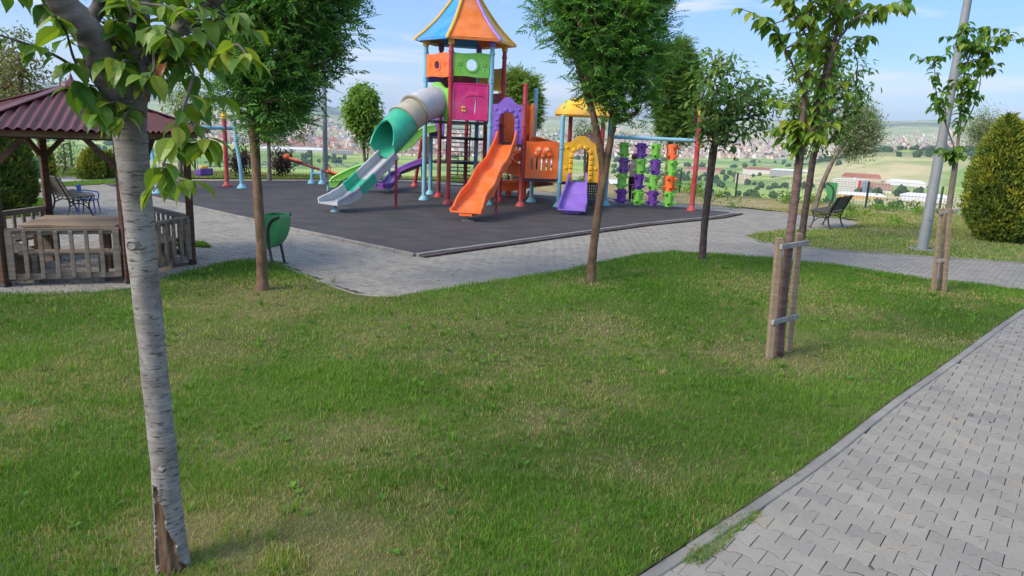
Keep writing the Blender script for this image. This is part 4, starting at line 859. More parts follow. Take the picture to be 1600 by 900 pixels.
# corrugated roof, six slopes meeting at a point; hip caps
re, rz0, ap = GR + .32, ez_ + .0, 2.40
for k in range(6):
    A, B = hv(k, re, rz0), hv(k + 1, re, rz0); T = np.array([0, 0, ap]); d = (B - A); L = np.linalg.norm(d); d /= L; mid = (A + B) / 2; s_ = T - mid; Sl = np.linalg.norm(s_); s_ /= Sl; nn = np.cross(d, s_)
    nx = 112; mb = MB(); rows = 9; vs = []
    for r in range(rows + 1):
        t = r / rows
        for i in range(nx + 1):
            xx = -L / 2 + L * i / nx; lim = L / 2 * (1 - t) + .0; xx = max(-lim, min(lim, xx)); vs.append(mid + d * xx + s_ * Sl * t + nn * (.017 * math.sin(2 * PI * xx / .105) + .02))
    mb.add(vs, [(r * (nx + 1) + i, r * (nx + 1) + i + 1, (r + 1) * (nx + 1) + i + 1, (r + 1) * (nx + 1) + i) for r in range(rows) for i in range(nx)])
    mb.add([A - EZ * .004, B - EZ * .004, T - EZ * .03], [(0, 2, 1)])
    o = gp(mb, 'roof', maroon)
    mb = MB(); mb.bar(A + EZ * .045, T + EZ * .045, .13, .02, bev=.004); gp(mb, 'ridge_cap', maroon, o)
mb = MB(); mb.lathe([(.16, ap - .03), (.13, ap + .05), (.03, ap + .10), (.0, ap + .2)], n=12); gp(mb, 'finial', maroon)
g2_ = copy_tree(gz); g2_.location = (-.18, 28.9, -.08); g2_.scale = (.86,) * 3; g2_.rotation_euler = (0, 0, rad(12)); g2_['label'] = 'distant gazebo with maroon roof seen behind the play tower'
# picnic table inside the gazebo
tb = empty('picnic_table', (-6.05, 9.95, .0185), 'tan planked picnic table standing inside the near gazebo', 'table', rz=rad(14))
mb = MB()
for i in range(7): mb.box((0, -.42 + i * .14, .60), (1.16, .130, .035), bev=.004)
mb.build('tabletop', tablewood, tb)
mb = MB(); mb.box((0, -.40, .565), (1.10, .03, .05), bev=.003); mb.box((0, .40, .565), (1.10, .03, .05), bev=.003); mb.build('apron', tablewood, tb)
for sx in (-1, 1):
    for sy in (-1, 1): mb = MB(); mb.box((sx * .42, sy * .3, .29), (.08, .10, .58), bev=.005); mb.build('leg', postwood, tb)

# ------------------------------------------------------------------ benches
def iron_leg(mb, x):
    T_ = lambda pts, r=.017: mb.tube(spline([(x, *p) for p in pts], 5), r, 6)
    T_([(-.24, 0), (-.20, .10), (-.17, .24), (-.23, .38), (-.24, .43)]); T_([(.26, 0), (.20, .12), (.17, .26), (.20, .40), (.30, .62), (.38, .80)], .018); T_([(-.25, .41), (0, .385), (.20, .41)], .016)
    T_([(-.19, .13), (-.08, .24), (.04, .27), (.16, .22)], .013); T_([(-.17, .26), (-.06, .33), (.06, .33), (.18, .28)], .011)
    for (y, z, r) in ((-.09, .31, .045), (.07, .31, .045), (.0, .35, .03), (.15, .33, .035), (-.16, .35, .03), (.22, .47, .03)): mb.tube([(x, y + r * math.cos(a), z + r * math.sin(a)) for a in np.linspace(0, 2 * PI, 11)], .009, 5)
    mb.box((x, -.24, .008), (.05, .07, .016)); mb.box((x, .26, .008), (.05, .07, .016))
def bench(loc, rz, label):
    b = empty('park_bench', loc, label, 'bench', 'slatted park benches', rz)
    mb = MB()
    for i in range(5): mb.box((0, -.21 + i * .09, .435 - .008 * i), (1.24, .078, .03), bev=.005)
    mb.build('seat', benchwood, b); mb = MB()
    u = np.array([0, .42, .91]); u /= np.linalg.norm(u); 
    for i in range(6): c = np.array([0, .205, .47]) + u * (.065 * i); mb.box(c, (1.24, .028, .056), ax=[np.array([1, 0, 0]), np.cross(u, (1, 0, 0)), u], bev=.004)
    mb.build('backrest', benchwood, b)
    for x in (-.46, .46): mb = MB(); iron_leg(mb, x); mb.build('leg', black, b, smooth=True)
    return b
f1_, f2_ = (G(1262, 359) + G(1288, 361)) / 2, (G(1292, 351) + G(1318, 355)) / 2; ctr = (f1_ + f2_) / 2; dl = f2_ - f1_
bench((ctr[0], ctr[1], .03), math.atan2(dl[1], dl[0]) + PI, 'black iron bench with grey slats beside the right lawn, seen from behind')
bench((-9.0, 14.6, .0185), rad(138), 'dark slatted bench behind the near gazebo, next to a blue chair')
# blue plastic chair
ch = empty('armchair', (-8.8, 14.85, .0185), 'blue plastic armchair beside the bench behind the near gazebo', 'chair', rz=rad(105), scale=.72)
mb = MB(); mb.box((0, 0, .40), (.42, .42, .03), bev=.012); mb.build('seat', chairblue, ch); mb = MB()
for i in range(4): mb.box((-.14 + i * .095, .22, .60), (.06, .022, .36), bev=.008)
mb.box((0, .225, .79), (.40, .028, .06), bev=.01); mb.build('backrest', chairblue, ch)
for sx in (-1, 1):
    mb = MB(); mb.tube(spline([(sx * .22, -.20, .40), (sx * .24, -.2, .58), (sx * .24, -.02, .62), (sx * .23, .22, .64)], 5), .018, 7); mb.build('armrest', chairblue, ch, smooth=True)
    for sy in (-1, 1): mb = MB(); mb.tube([(sx * .2, sy * .18, .4), (sx * .23, sy * .22, 0)], [.022, .016], 7); mb.build('leg', chairblue, ch, smooth=True)

# ------------------------------------------------------------------ litter bins: half-round green tub on two curved black legs
def litter_bin(loc, rz, label, k=1.0):
    b = empty('litter_bin', loc, label, 'litter bin', 'green litter bins', rz, k)
    pr = [(.0, .28), (.0, .84), (.27, .84)] + [(.288, .79), (.288, .72), (.28, .64), (.262, .56), (.23, .48), (.185, .405), (.13, .34), (.07, .295)]
    W_ = .15; n = len(pr); mb = MB(); th = .012
    vs = [(u, -W_, z) for u, z in pr] + [(u, W_, z) for u, z in pr]
    top = 1
    mb.add(vs, [tuple(range(n)), tuple(range(n, 2 * n))[::-1]] + [(j, n + j, n + (j + 1) % n, (j + 1) % n) for j in range(n) if j != 1])
    body = mb.build('tub', binGreen, b)
    sm = body.modifiers.new('wall', 'SOLIDIFY'); sm.thickness = .012
    mb = MB(); mb.add([(.006, -W_ + .01, .80), (.25, -W_ + .01, .80), (.25, W_ - .01, .80), (.006, W_ - .01, .80)], [(0, 1, 2, 3)]); mb.build('liner', black, body)
    mb = MB(); mb.bar((-.006, 0, .84), (.275, 0, .84), .33, .02) if False else None
    for y in (-W_ - .02, W_ + .02):
        mb = MB(); mb.tube(spline([(.295, y, .825), (.24, y, .80), (.14, y, .73), (.085, y, .60), (.085, y, .42), (.12, y, .2), (.16, y, 0)], 5), .023, 8); mb.box((.16, y, .006), (.10, .06, .012)); mb.build('leg', black, b, smooth=True)
    return b
p = G(432, 415); litter_bin((p[0] - .09, p[1], .0185), rad(-14), 'green litter bin on the paving next to the brown tree trunk', .90)
p = G(1302, 331); litter_bin((p[0], p[1], .03), rad(160), 'green litter bin behind the right-hand bench near the wire fence')
p = G(46, 301); litter_bin((p[0], p[1], .0185), rad(-20), 'green litter bin between the dark conifer and the gazebo post')

# ------------------------------------------------------------------ swing set
sw = empty('swing_set', (-9.2, 21.9, ZM), 'swing frame with red posts, blue legs and purple bucket seats beside the mat', 'swing')
def swp(mb, name, mat, parent=None, smooth=True): return mb.build(name, mat, parent or sw, smooth=smooth, world=True)
A1, A2 = G(355, 291, ZM)[:2], G(378, 294, ZM)[:2]; dirx = np.array([-.42, .91]); dirx = np.array([-.52, -.85]) ; dirx /= np.linalg.norm(dirx)
LEN = 2.6; zb = 1.72
for s_ in (0, LEN):
    b0 = A1 + dirx * s_; mb = MB(); mb.tube([(*b0, ZM), (*b0, 2.02)], .062, 12); po = swp(mb, 'post', red); mb = MB(); mb.lathe([(.066, 1.98), (.085, 2.0), (.085, 2.12), (.06, 2.18), (0, 2.2)], (*b0, 0), 12); swp(mb, 'cap', yellow, po)
    mb = MB(); mb.lathe([(.14, ZM), (.14, ZM + .02), (.08, ZM + .09), (.065, ZM + .13)], (*b0, 0), 16); swp(mb, 'foot', red, po)
    c0 = A2 + dirx * s_; mb = MB(); mb.tube(spline([(*c0, ZM), (*(c0 * .93 + b0 * .07), .7), (*(c0 * .72 + b0 * .28), 1.4), (*(c0 * .45 + b0 * .55 + np.array([.1, 0])), 1.95)], 6), .05, 12); lg = swp(mb, 'leg', blue); mb = MB(); mb.lathe([(.14, ZM), (.14, ZM + .02), (.08, ZM + .09), (.055, ZM + .13)], (*c0, 0), 16); swp(mb, 'foot', blue, lg)
a = A1 - dirx * .25; b2 = A1 + dirx * (LEN + .1); mb = MB(); mb.tube([(*a, zb), (*b2, zb)], .052, 12); swp(mb, 'beam', blue)
for s_, m_ in ((.75, purple), (1.9, teal)):
    c0 = A1 + dirx * s_; st = MB(); nn = np.array([-dirx[1], dirx[0], 0]); dx = np.array([*dirx, 0]); z = .42; c = np.array([*c0, z])
    st.box(c, (.40, .28, .05), ax=[dx, nn, EZ], bev=.02); st.box(c + nn * .13 + EZ * .09, (.40, .04, .18), ax=[dx, nn, EZ], bev=.015); st.box(c - nn * .13 + EZ * .07, (.40, .04, .14), ax=[dx, nn, EZ], bev=.015)
    for e in (-.19, .19): st.box(c + dx * e + EZ * .07, (.04, .28, .16), ax=[dx, nn, EZ], bev=.015)
    so_ = swp(st, 'seat', deep_purple if m_ is purple else teal, smooth=False); mb = MB(); mb.box(c + EZ * .2 + nn * .02, (.24, .10, .10), ax=[dx, nn, EZ], bev=.03); swp(mb, 'backrest', yellow, so_, False)
    mb = MB()
    for e in (-.19, .19): mb.tube([c + dx * e + EZ * .12, (*(c0 + dirx * e), zb)], .009, 5)
    swp(mb, 'chain', steel, so_)
# ------------------------------------------------------------------ seesaw
p = G(495, 287, ZM); ss = empty('seesaw', (p[0], p[1], ZM), 'red seesaw tilted on a pale blue frame at the far edge of the mat', 'seesaw')
pc = np.array([p[0], p[1]]); e0 = at(443, 246, p[1]); e1 = at(535, 277, p[1]); 
mb = MB(); mb.tube([e0, e1], .042, 10); ssb = mb.build('beam', darkred, ss, smooth=True, world=True)
mb = MB(); d = (e1 - e0) / np.linalg.norm(e1 - e0); mb.lathe([(.0, -.1), (.09, -.05), (.11, 0), (.09, .06), (0, .1)], e0 + d * .1 + EZ * .06, 12); mb.bar(e0 + d * .2 + EZ * .05, e0 + d * .6 + EZ * .06, .2, .05, bev=.02); mb.tube([e0 + d * .5 + EZ * .02 + (0, -.15, .05), e0 + d * .5 + EZ * .02 + (0, .15, .05)], .02, 8); mb.build('seat', orange, ssb, smooth=True, world=True)
mb = MB(); mb.bar(e1 - d * .5 + EZ * .05, e1 - d * .1 + EZ * .06, .2, .05, bev=.02); mb.tube([e1 - d * .45 + (0, -.13, .02), e1 - d * .42 + (0, -.13, .2), e1 - d * .42 + (0, .13, .2), e1 - d * .45 + (0, .13, .02)], .018, 8); mb.build('seat', orange, ssb, smooth=True, world=True)
for sx in (-.17, .17):
    mb = MB(); mb.tube([(pc[0] + sx, pc[1], ZM), (pc[0] + sx * .82, pc[1], .52)], .05, 12); mb.lathe([(.13, ZM), (.13, ZM + .03), (.06, ZM + .12)], (pc[0] + sx, pc[1], 0), 14); mb.build('leg', blue, ss, smooth=True, world=True)
mb = MB(); mb.tube([(pc[0] - .17, pc[1], .38), (pc[0] + .17, pc[1], .38)], .045, 12); mb.build('crossbar', blue, ss, smooth=True, world=True)

# ------------------------------------------------------------------ lamp posts
def lamp_post(loc, h, r0, r1, label, lean=(0, 0)):
    b = empty('lamp_post', loc, label, 'lamp post', 'grey steel lamp posts'); mb = MB(); n = 10
    mb.tube([(lean[0] * t, lean[1] * t, h * t) for t in np.linspace(0, 1, n)], [r0 + (r1 - r0) * t for t in np.linspace(0, 1, n)], 18); po = mb.build('pole', steel, b, smooth=True)
    mb = MB(); mb.box((0, 0, .012), (r0 * 3.6, r0 * 3.6, .024), bev=.004)
    for sx in (-1, 1):
        for sy in (-1, 1): mb.lathe([(.016, .02), (.016, .06), (.008, .07)], (sx * r0 * 1.4, sy * r0 * 1.4, 0), 6)
    mb.build('base_plate', steel, b); mb = MB(); mb.tube(spline([(lean[0], lean[1], h - .05), (lean[0] - .1, lean[1], h + .2), (lean[0] - .7, lean[1], h + .4)], 5), r1, 10); ar = mb.build('arm', steel, po, smooth=True)
    mb = MB(); mb.box((lean[0] - 1.0, lean[1], h + .42), (.7, .26, .10), bev=.03); mb.build('lantern', greyp, po)
    mb = MB(); mb.box((0.0, -r0 * .97, .75), (.075, .014, .26), bev=.004); mb.build('hatch', steel, po)
p = G(1440, 393); lamp_post((p[0], p[1], .03), 7.6, .105, .055, 'tall grey steel lamp post on the right lawn behind the staked sapling', (.10, 0))
p = G(493, 284); lamp_post((p[0] + .1, 25.5, .03), 7.4, .09, .05, 'thin grey lamp post behind the seesaw')

# ------------------------------------------------------------------ tree stakes
def stakes(loc, name, label, specs, boards):
    b = empty('tree_stake', loc, label, 'tree stake', 'wooden tree stakes')
    for (x, y, h, dx, dy, w_) in specs:
        mb = MB(); mb.bar((x, y, -.03), (x + dx, y + dy, h), w_, w_, up=(1, 0, 0), bev=.006); mb.build('post', stakewood, b)
    for (a, b2) in boards: mb = MB(); mb.bar(a, b2, .03, .05, bev=.004); mb.build('cross_board', crosswood, b)
p = G(1201, 566); q_ = G(1232, 553); dx, dy = q_[0] - p[0], q_[1] - p[1]
t370 = at(1218, 371, p[1]); q362 = at(1249, 364, q_[1])
stakes((p[0], p[1], .03), 'tree_stake', 'pair of wooden stakes with grey cross boards holding the foreground sapling', [(0, 0, t370[2] - .03, t370[0] - p[0], 0, .062), (dx, dy, q362[2] - .03, q362[0] - q_[0], 0, .058)],
       [(at(1220, 386, p[1] - .05) - (p[0], p[1], .03), at(1262, 379, q_[1] - .05) - (p[0], p[1], .03)), (at(1207, 504, p[1] - .05) - (p[0], p[1], .03), at(1247, 494, q_[1] - .05) - (p[0], p[1], .03))])
p = G(1458, 458); q_ = G(1475, 460); dx, dy = q_[0] - p[0], q_[1] - p[1]; t = at(1471, 326, p[1]); t2 = at(1484, 326, q_[1])
stakes((p[0], p[1], .03), 'tree_stake', 'pair of wooden stakes round the sapling in front of the lamp post', [(0, 0, t[2] - .03, t[0] - p[0], 0, .055), (dx, dy, t2[2] - .03, t2[0] - q_[0], 0, .055)],
       [(at(1468, 333, p[1] - .05) - (p[0], p[1], .03), at(1498, 328, p[1] - .05) - (p[0], p[1], .03)), (at(1464, 409, p[1] - .05) - (p[0], p[1], .03), at(1488, 403, p[1] - .05) - (p[0], p[1], .03))])

# ------------------------------------------------------------------ wire fence
fn = empty('wire_fence', (0.6, 30.6, 0), 'green wire mesh fence with dark posts along the hill edge', 'fence')
fp_ = [np.array(p) for p in FENCE]; seg = np.cumsum([0] + [np.linalg.norm(b2 - a) for a, b2 in zip(fp_, fp_[1:])]); tot = seg[-1]
def fpos(s_): return np.array([np.interp(s_, seg, [p[0] for p in fp_]), np.interp(s_, seg, [p[1] for p in fp_])])
s0 = np.linalg.norm(fp_[1] - fp_[0]) + np.linalg.norm(fp_[2] - fp_[1]) + np.linalg.norm(fp_[3] - fp_[2]); sp_ = 2.045; k0 = -int(s0 / sp_); k1 = int((tot - s0) / sp_); FH = .86
for k in range(k0, k1 + 1):
    p = fpos(s0 + k * sp_); mb = MB(); mb.box((*p, FH / 2), (.055, .055, FH + .06), bev=.006); mb.build('post', darkgreen, fn, world=True)
mb = MB()
for k in range(k0, k1):
    a, b2 = fpos(s0 + k * sp_), fpos(s0 + (k + 1) * sp_)
    for i in range(21): q = a + (b2 - a) * i / 21; mb.bar((*q, .04), (*q, FH - .03), .004, .004, up=(1, 0, 0), bev=0)
    for z in np.linspace(.06, FH - .04, 6): mb.bar((*a, z), (*b2, z), .005, .005, bev=0)
mb.build('wire_mesh', darkgreen, fn, world=True)

# ------------------------------------------------------------------ trees
bark_grey = barkmat('grey_bark', (0.13, 0.105, 0.085), (0.26, 0.22, 0.18), (14, 14, 5)); bark_brown = barkmat('brown_bark', (0.12, 0.075, 0.045), (0.25, 0.165, 0.105), (10, 10, 4)); bark_dark = barkmat('dark_bark', (0.055, 0.040, 0.034), (0.13, 0.10, 0.09), (16, 16, 9)); bark_plum = barkmat('plum_cherry_bark', (0.115, 0.072, 0.064), (0.19, 0.135, 0.12), (9, 9, 30), (0.05, 0.034, 0.03), bs=.3)
leaf_dark = leafmat('dark_ash_leaf', [(0, (0.051, 0.142, 0.035)), (.45, (0.105, 0.262, 0.054)), (.8, (0.189, 0.378, 0.070)), (1, (0.329, 0.458, 0.088))], .32, .5)
leaf_mid = leafmat('mid_leaf', [(0, (0.054, 0.131, 0.031)), (.5, (0.120, 0.242, 0.048)), (.85, (0.228, 0.328, 0.072)), (1, (0.352, 0.367, 0.103))], .36, .45)
leaf_lime = leafmat('bright_leaf', [(0, (0.081, 0.189, 0.024)), (.5, (0.162, 0.297, 0.035)), (1, (0.257, 0.365, 0.054))], .4, .5)
leaf_cherry = leafmat('cherry_leaf', [(0, (0.030, 0.108, 0.018)), (.5, (0.075, 0.179, 0.026)), (.8, (0.179, 0.286, 0.034)), (.93, (0.299, 0.329, 0.039)), (.955, (0.299, 0.129, 0.039)), (1, (0.239, 0.079, 0.039))], .42, .38)
leaf_olive = leafmat('olive_leaf', [(0, (0.128, 0.182, 0.100)), (.5, (0.219, 0.282, 0.155)), (1, (0.347, 0.401, 0.238))], .4, .6)
leaf_red = leafmat('dark_red_leaf', [(0, (0.022, 0.016, 0.018)), (.6, (0.055, 0.032, 0.034)), (1, (0.10, 0.07, 0.05))], .15, .6)
leaf_thuja = leafmat('golden_thuja', [(0, (0.030, 0.075, 0.015)), (.45, (0.085, 0.15, 0.022)), (.75, (0.22, 0.26, 0.028)), (1, (0.42, 0.38, 0.035))], .15, .7)
leaf_poplar = leafmat('pale_poplar_leaf', [(0, (0.07, 0.10, 0.025)), (.5, (0.14, 0.165, 0.04)), (1, (0.24, 0.23, 0.075))], .3, .5)
def unit(v): return v / (np.linalg.norm(v, axis=-1, keepdims=True) + 1e-9)
def leaf_arrays(base, axis, nrm, L, W, big=False):
    """folded leaves; big=True gives a pointed oval with a drooping tip and 12 faces"""
    axis = unit(axis); side = unit(np.cross(axis, nrm)); nn = np.cross(side, axis); L = np.asarray(L)[:, None]; W = np.asarray(W)[:, None]
    if not big:
        v0 = base; v1 = base + axis * L * .42 + side * W * .5 + nn * W * .12; v2 = base + axis * L - nn * L * .10; v3 = base + axis * L * .42 - side * W * .5 + nn * W * .12
        V = np.stack([v0, v1, v2, v3], 1); n = len(base); b0 = np.arange(n) * 4
        return V.reshape(-1, 3), np.concatenate([np.stack([b0, b0 + 1, b0 + 2], 1), np.stack([b0, b0 + 2, b0 + 3], 1)]), 4
    st = [(0, 0, 0), (.12, .30, -.0), (.3, .49, -.01), (.5, .50, -.05), (.7, .36, -.13), (.86, .15, -.23), (1.0, .0, -.36)]
    vs = []
    for (a, w_, dz) in st:
        c = base + axis * L * a + nn * L * dz * .8
        if w_ == 0: vs.append(c)
        else: vs += [c + side * W * w_ + nn * W * w_ * .30, c, c - side * W * w_ + nn * W * w_ * .30]
    V = np.stack(vs, 1); n = len(base); k = len(vs); b0 = np.arange(n) * k; tri = []
    tri += [(0, 1, 2), (0, 2, 3)]
    for i in range(4):
        o = 1 + 3 * i; p = o + 3; tri += [(o, p, p + 1), (o, p + 1, o + 1), (o + 1, p + 1, p + 2), (o + 1, p + 2, o + 2)]
    o = 13; tri += [(o, 16, o + 1), (o + 1, 16, o + 2)]
    return V.reshape(-1, 3), np.concatenate([np.stack([b0 + t[0], b0 + t[1], b0 + t[2]], 1) for t in tri]), k
def leaf_obj(name, base, axis, nrm, L, W, tint, mat, parent, big=False):
    V, F_, k = leaf_arrays(base, axis, nrm, L, W, big); r = np.array(parent.location) if parent.parent is None else np.zeros(3)
    me = mesh_np(name, V - r, F_, np.repeat(tint, k)); return link(name, me, mat, parent)
def skeleton_tubes(mb, nodes, par, start, r_tip, r_max, sides=5):
    n = len(nodes); cnt = np.ones(n); 
    for i in range(n - 1, start - 1, -1):
        if par[i] >= 0: cnt[par[i]] += cnt[i]
    rad_ = np.minimum(r_tip * np.sqrt(cnt), r_max)
    for i in range(start, n):
        p = par[i]; a, b2 = nodes[p], nodes[i]; m_ = (a + b2) / 2 + np.array([random.gauss(0, .06), random.gauss(0, .06), random.gauss(.03, .04)]) * np.linalg.norm(b2 - a)
        ra = min(rad_[i] * 1.15, rad_[p]); mb.tube([a, m_, b2], [ra, (ra + rad_[i]) / 2, rad_[i] * .75], sides, cap=False)
def prof_sampler(profile, Y):
    rows = [(at(0.5 * (a + b2), y, Y), (b2 - a) / 2 * Y / F / .99) for y, a, b2 in profile]
    z = np.array([r[0][2] for r in rows])[::-1]; x = np.array([r[0][0] for r in rows])[::-1]; rr_ = np.array([r[1] for r in rows])[::-1]
    return z, x, rr_
def crown_points(profile, Y, n, edge=.62, dep=.85, shrink=0.0):
    z, x, r = prof_sampler(profile, Y); r = np.maximum(r - shrink, r * .74); zz = np.linspace(z[0], z[-1], 200); ww = np.interp(zz, z, r) ** 1.6; ww /= ww.sum()
    zi = RNG.choice(zz, n, p=ww) + RNG.normal(0, .01, n); ri = np.interp(zi, z, r); xi = np.interp(zi, z, x)
    u = RNG.random(n) ** (1 - edge) ; th = RNG.uniform(0, 2 * PI, n)
    lump = 1 + .16 * (fbm(th * 1.2 + 30, zi * 2.2, 17) - .5) * 2
    return np.stack([xi + ri * u * lump * np.cos(th), Y + ri * u * lump * np.sin(th) * dep, zi], 1), np.stack([xi, np.full(n, Y), zi - .15], 1)
def tree(name, label, base, trunk_px, radii, profile, n, per, L, W, leafm, bark, style='pinnate', group=None, cr=.16, tint=(.42, .17), r_tip=.006, cat='tree', sides=10, dropout=.0, edge=.62, bz=.03, top_tint=.12):
    base = np.array(base, float); Y = base[1]; t_ = empty(name, (base[0], base[1], bz), label, cat, group)
    tr = [np.array([base[0], base[1], bz - .03])] + [at(px, py, Y) for px, py in trunk_px]
    mb = MB(); sp = spline(tr, 7); rs = np.interp(np.linspace(0, 1, len(sp)), np.linspace(0, 1, len(radii)), radii); rs = [r * (1 + .05 * random.uniform(-1, 1)) for r in rs]; rs[0] *= 1.35; rs[1] *= 1.15; mb.tube(sp, rs, sides)
    C, ctr_ = crown_points(profile, Y, n, edge, shrink=cr * .45 + (.11 * L / .06 if style == 'pinnate' else L * .5))
    nodes = [p for p in sp[len(sp) // 2:]]; par = [-1] + list(range(len(nodes) - 1)); fork = nodes[-1]; st = len(nodes)
    order = np.argsort(np.linalg.norm(C - fork, axis=1)); 
    for i in order:
        c = C[i]; A = np.array(nodes[max(0, st - 3):]); d = np.linalg.norm(A - c, axis=1) + .35 * np.maximum(0, A[:, 2] - c[2] + .05) + .12 * np.linalg.norm(A - fork, axis=1); j = int(np.argmin(d)) + max(0, st - 3); nodes.append(c); par.append(j)
    skeleton_tubes(mb, nodes, par, st, r_tip, radii[-1] * .8)
    tk = mb.build('trunk', bark, t_, smooth=True, world=True)
    outw = unit(C - ctr_ + RNG.normal(0, .05, C.shape))
    if style == 'pinnate':
        k = per; o = np.repeat(C, k, 0) + RNG.normal(0, cr * .55, (n * k, 3)); d = unit(np.repeat(outw, k, 0) * .7 + RNG.normal(0, .6, (n * k, 3)) + np.array([0, 0, .15])); up = unit(np.array([0, 0, 1.0]) + RNG.normal(0, .35, d.shape)); s_ = unit(np.cross(d, up)); rl = RNG.uniform(.10, .17, n * k)[:, None] * (L / .06)
        B, Ax, Nn, T = [], [], [], []; ct = np.repeat(np.clip(RNG.normal(tint[0], tint[1], n), 0, 1), k)
        for a in (.15, .4, .62, .85):
            for sg in (-1, 1): B.append(o + d * rl * a - up * rl * .15 * a * a); Ax.append(d * .65 + s_ * sg * .8 - up * .15); Nn.append(up); T.append(ct)
        B.append(o + d * rl - up * rl * .15); Ax.append(d - up * .2); Nn.append(up); T.append(ct + .06)
        B = np.concatenate(B); Ax = np.concatenate(Ax); Nn = np.concatenate(Nn); T = np.concatenate(T)
    else:
        k = per; B = np.repeat(C, k, 0) + RNG.normal(0, cr * .6, (n * k, 3)); dr = {'broad': -.55, 'up': .55, 'spray': .1}[style]
        Ax = unit(np.repeat(outw, k, 0) * .55 + RNG.normal(0, .5, B.shape) + np.array([0, 0, dr])); Nn = unit(np.repeat(outw, k, 0) * .5 + np.array([0, 0, .8]) + RNG.normal(0, .4, B.shape)); T = np.repeat(np.clip(RNG.normal(tint[0], tint[1], n), 0, 1), k)
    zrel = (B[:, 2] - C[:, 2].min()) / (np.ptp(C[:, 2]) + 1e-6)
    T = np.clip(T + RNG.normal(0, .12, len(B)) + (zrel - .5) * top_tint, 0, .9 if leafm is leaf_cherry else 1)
    Lr = L * RNG.uniform(.7, 1.25, len(B)); Wr = Lr * (W / L) * RNG.uniform(.85, 1.15, len(B))
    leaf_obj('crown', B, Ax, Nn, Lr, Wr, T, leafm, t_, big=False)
    return t_
g6 = lambda *p: G(*p)
tree('park_tree', 'dense dark green tree with brown trunk in front of the mat, beside the green bin', g6(410, 456), [(408, 380), (402, 290), (397, 205), (398, 165)], [.076, .060, .056, .060, .05],
     [(-190, 380, 520), (-120, 335, 570), (-40, 312, 580), (20, 322, 570), (70, 330, 552), (110, 328, 532), (150, 335, 505), (185, 362, 470), (205, 385, 448), (228, 400, 432)], 860, 11, .068, .024, leaf_dark, bark_brown, cr=.2, tint=(.36, .18))
t3 = tree('park_tree', 'tall dense tree with forked trunk on the lawn edge before the yellow tower', g6(922, 443), [(927, 390), (936, 320), (944, 272), (955, 215)], [.068, .060, .056, .060, .045],
     [(-170, 900, 1000), (-100, 855, 1040), (-20, 836, 1055), (30, 832, 1052), (80, 846, 1054), (120, 884, 1040), (155, 912, 1020), (182, 942, 998), (200, 962, 976)], 780, 11, .066, .023, leaf_dark, bark_brown, cr=.18, tint=(.42, .17))
Y3_ = g6(922, 443)[1]; mb = MB(); mb.tube(spline([at(944, 280, Y3_), at(938, 235, Y3_ - .02), at(927, 180, Y3_ - .05), at(905, 110, Y3_), at(893, 60, Y3_)], 6), [.052] * 8 + [.046] * 8 + [.035] * 8 + [.02]); mb.build('limb', bark_brown, t3, smooth=True, world=True)
tree('cherry_tree', 'spreading young cherry tree with dark trunk on the lawn edge right of the drums', g6(1097, 408), [(1101, 350), (1108, 290), (1114, 240), (1118, 222)], [.062, .060, .062, .066, .05],
     [(82, 1105, 1150), (110, 1085, 1185), (140, 1072, 1218), (165, 1066, 1226), (190, 1066, 1218), (212, 1080, 1180), (228, 1095, 1150)], 190, 10, .125, .06, leaf_mid, bark_dark, 'broad', cr=.13, r_tip=.007, edge=.5, tint=(.45, .2))
tree('cherry_tree', 'dark-trunked cherry tree standing between the staked sapling and the iron bench', g6(1252, 376), [(1258, 330), (1267, 270), (1272, 240), (1280, 222)], [.075, .070, .068, .07, .05],
     [(48, 1265, 1320), (85, 1240, 1350), (125, 1220, 1366), (160, 1214, 1362), (190, 1225, 1340), (215, 1242, 1322), (235, 1256, 1306)], 220, 10, .135, .065, leaf_mid, bark_dark, 'broad', cr=.16, r_tip=.008, edge=.5, tint=(.32, .16))
tree('park_tree', 'bushy two-peaked tree behind the red end post of the climbing beam', g6(1040, 309), [(1041, 290), (1045, 250), (1049, 215), (1053, 180)], [.12, .10, .10, .11, .08],
     [(62, 1060, 1072), (80, 1026, 1080), (100, 1014, 1100), (130, 1012, 1100), (165, 1014, 1094), (190, 1016, 1098), (208, 1026, 1085), (222, 1040, 1070)], 620, 9, .10, .040, leaf_mid, bark_brown, cr=.2, tint=(.42, .15))
tree('olive_tree', 'leaning pale grey-green tree behind the iron bench at the fence', g6(1272, 329), [(1284, 290), (1302, 250), (1318, 225), (1332, 205)], [.085, .07, .06, .05, .03],
     [(164, 1338, 1352), (176, 1318, 1368), (190, 1308, 1376), (206, 1302, 1378), (220, 1304, 1376), (234, 1312, 1366), (242, 1320, 1345)], 330, 30, .11, .030, leaf_olive, bark_grey, 'spray', cr=.26, r_tip=.007)
tree('park_tree', 'small round bright green tree behind the tube slide', g6(571, 288), [(571, 260), (569, 240), (568, 218), (567, 200)], [.055, .05, .05, .05, .04],
     [(134, 555, 584), (150, 540, 592), (168, 532, 598), (188, 535, 597), (203, 545, 590), (216, 556, 580), (228, 562, 574)], 420, 12, .135, .075, leaf_lime, bark_brown, 'broad', cr=.16, edge=.55)
tree('park_tree', 'small grey-trunked tree under the dense dark tree beyond the mat', g6(421, 283), [(421, 260), (420, 232), (419, 215), (419, 200)], [.075, .065, .06, .06, .04],
     [(150, 400, 470), (172, 396, 482), (190, 396, 468), (203, 398, 450), (215, 406, 438)], 230, 9, .09, .034, leaf_dark, bark_grey, cr=.2, tint=(.5, .15))
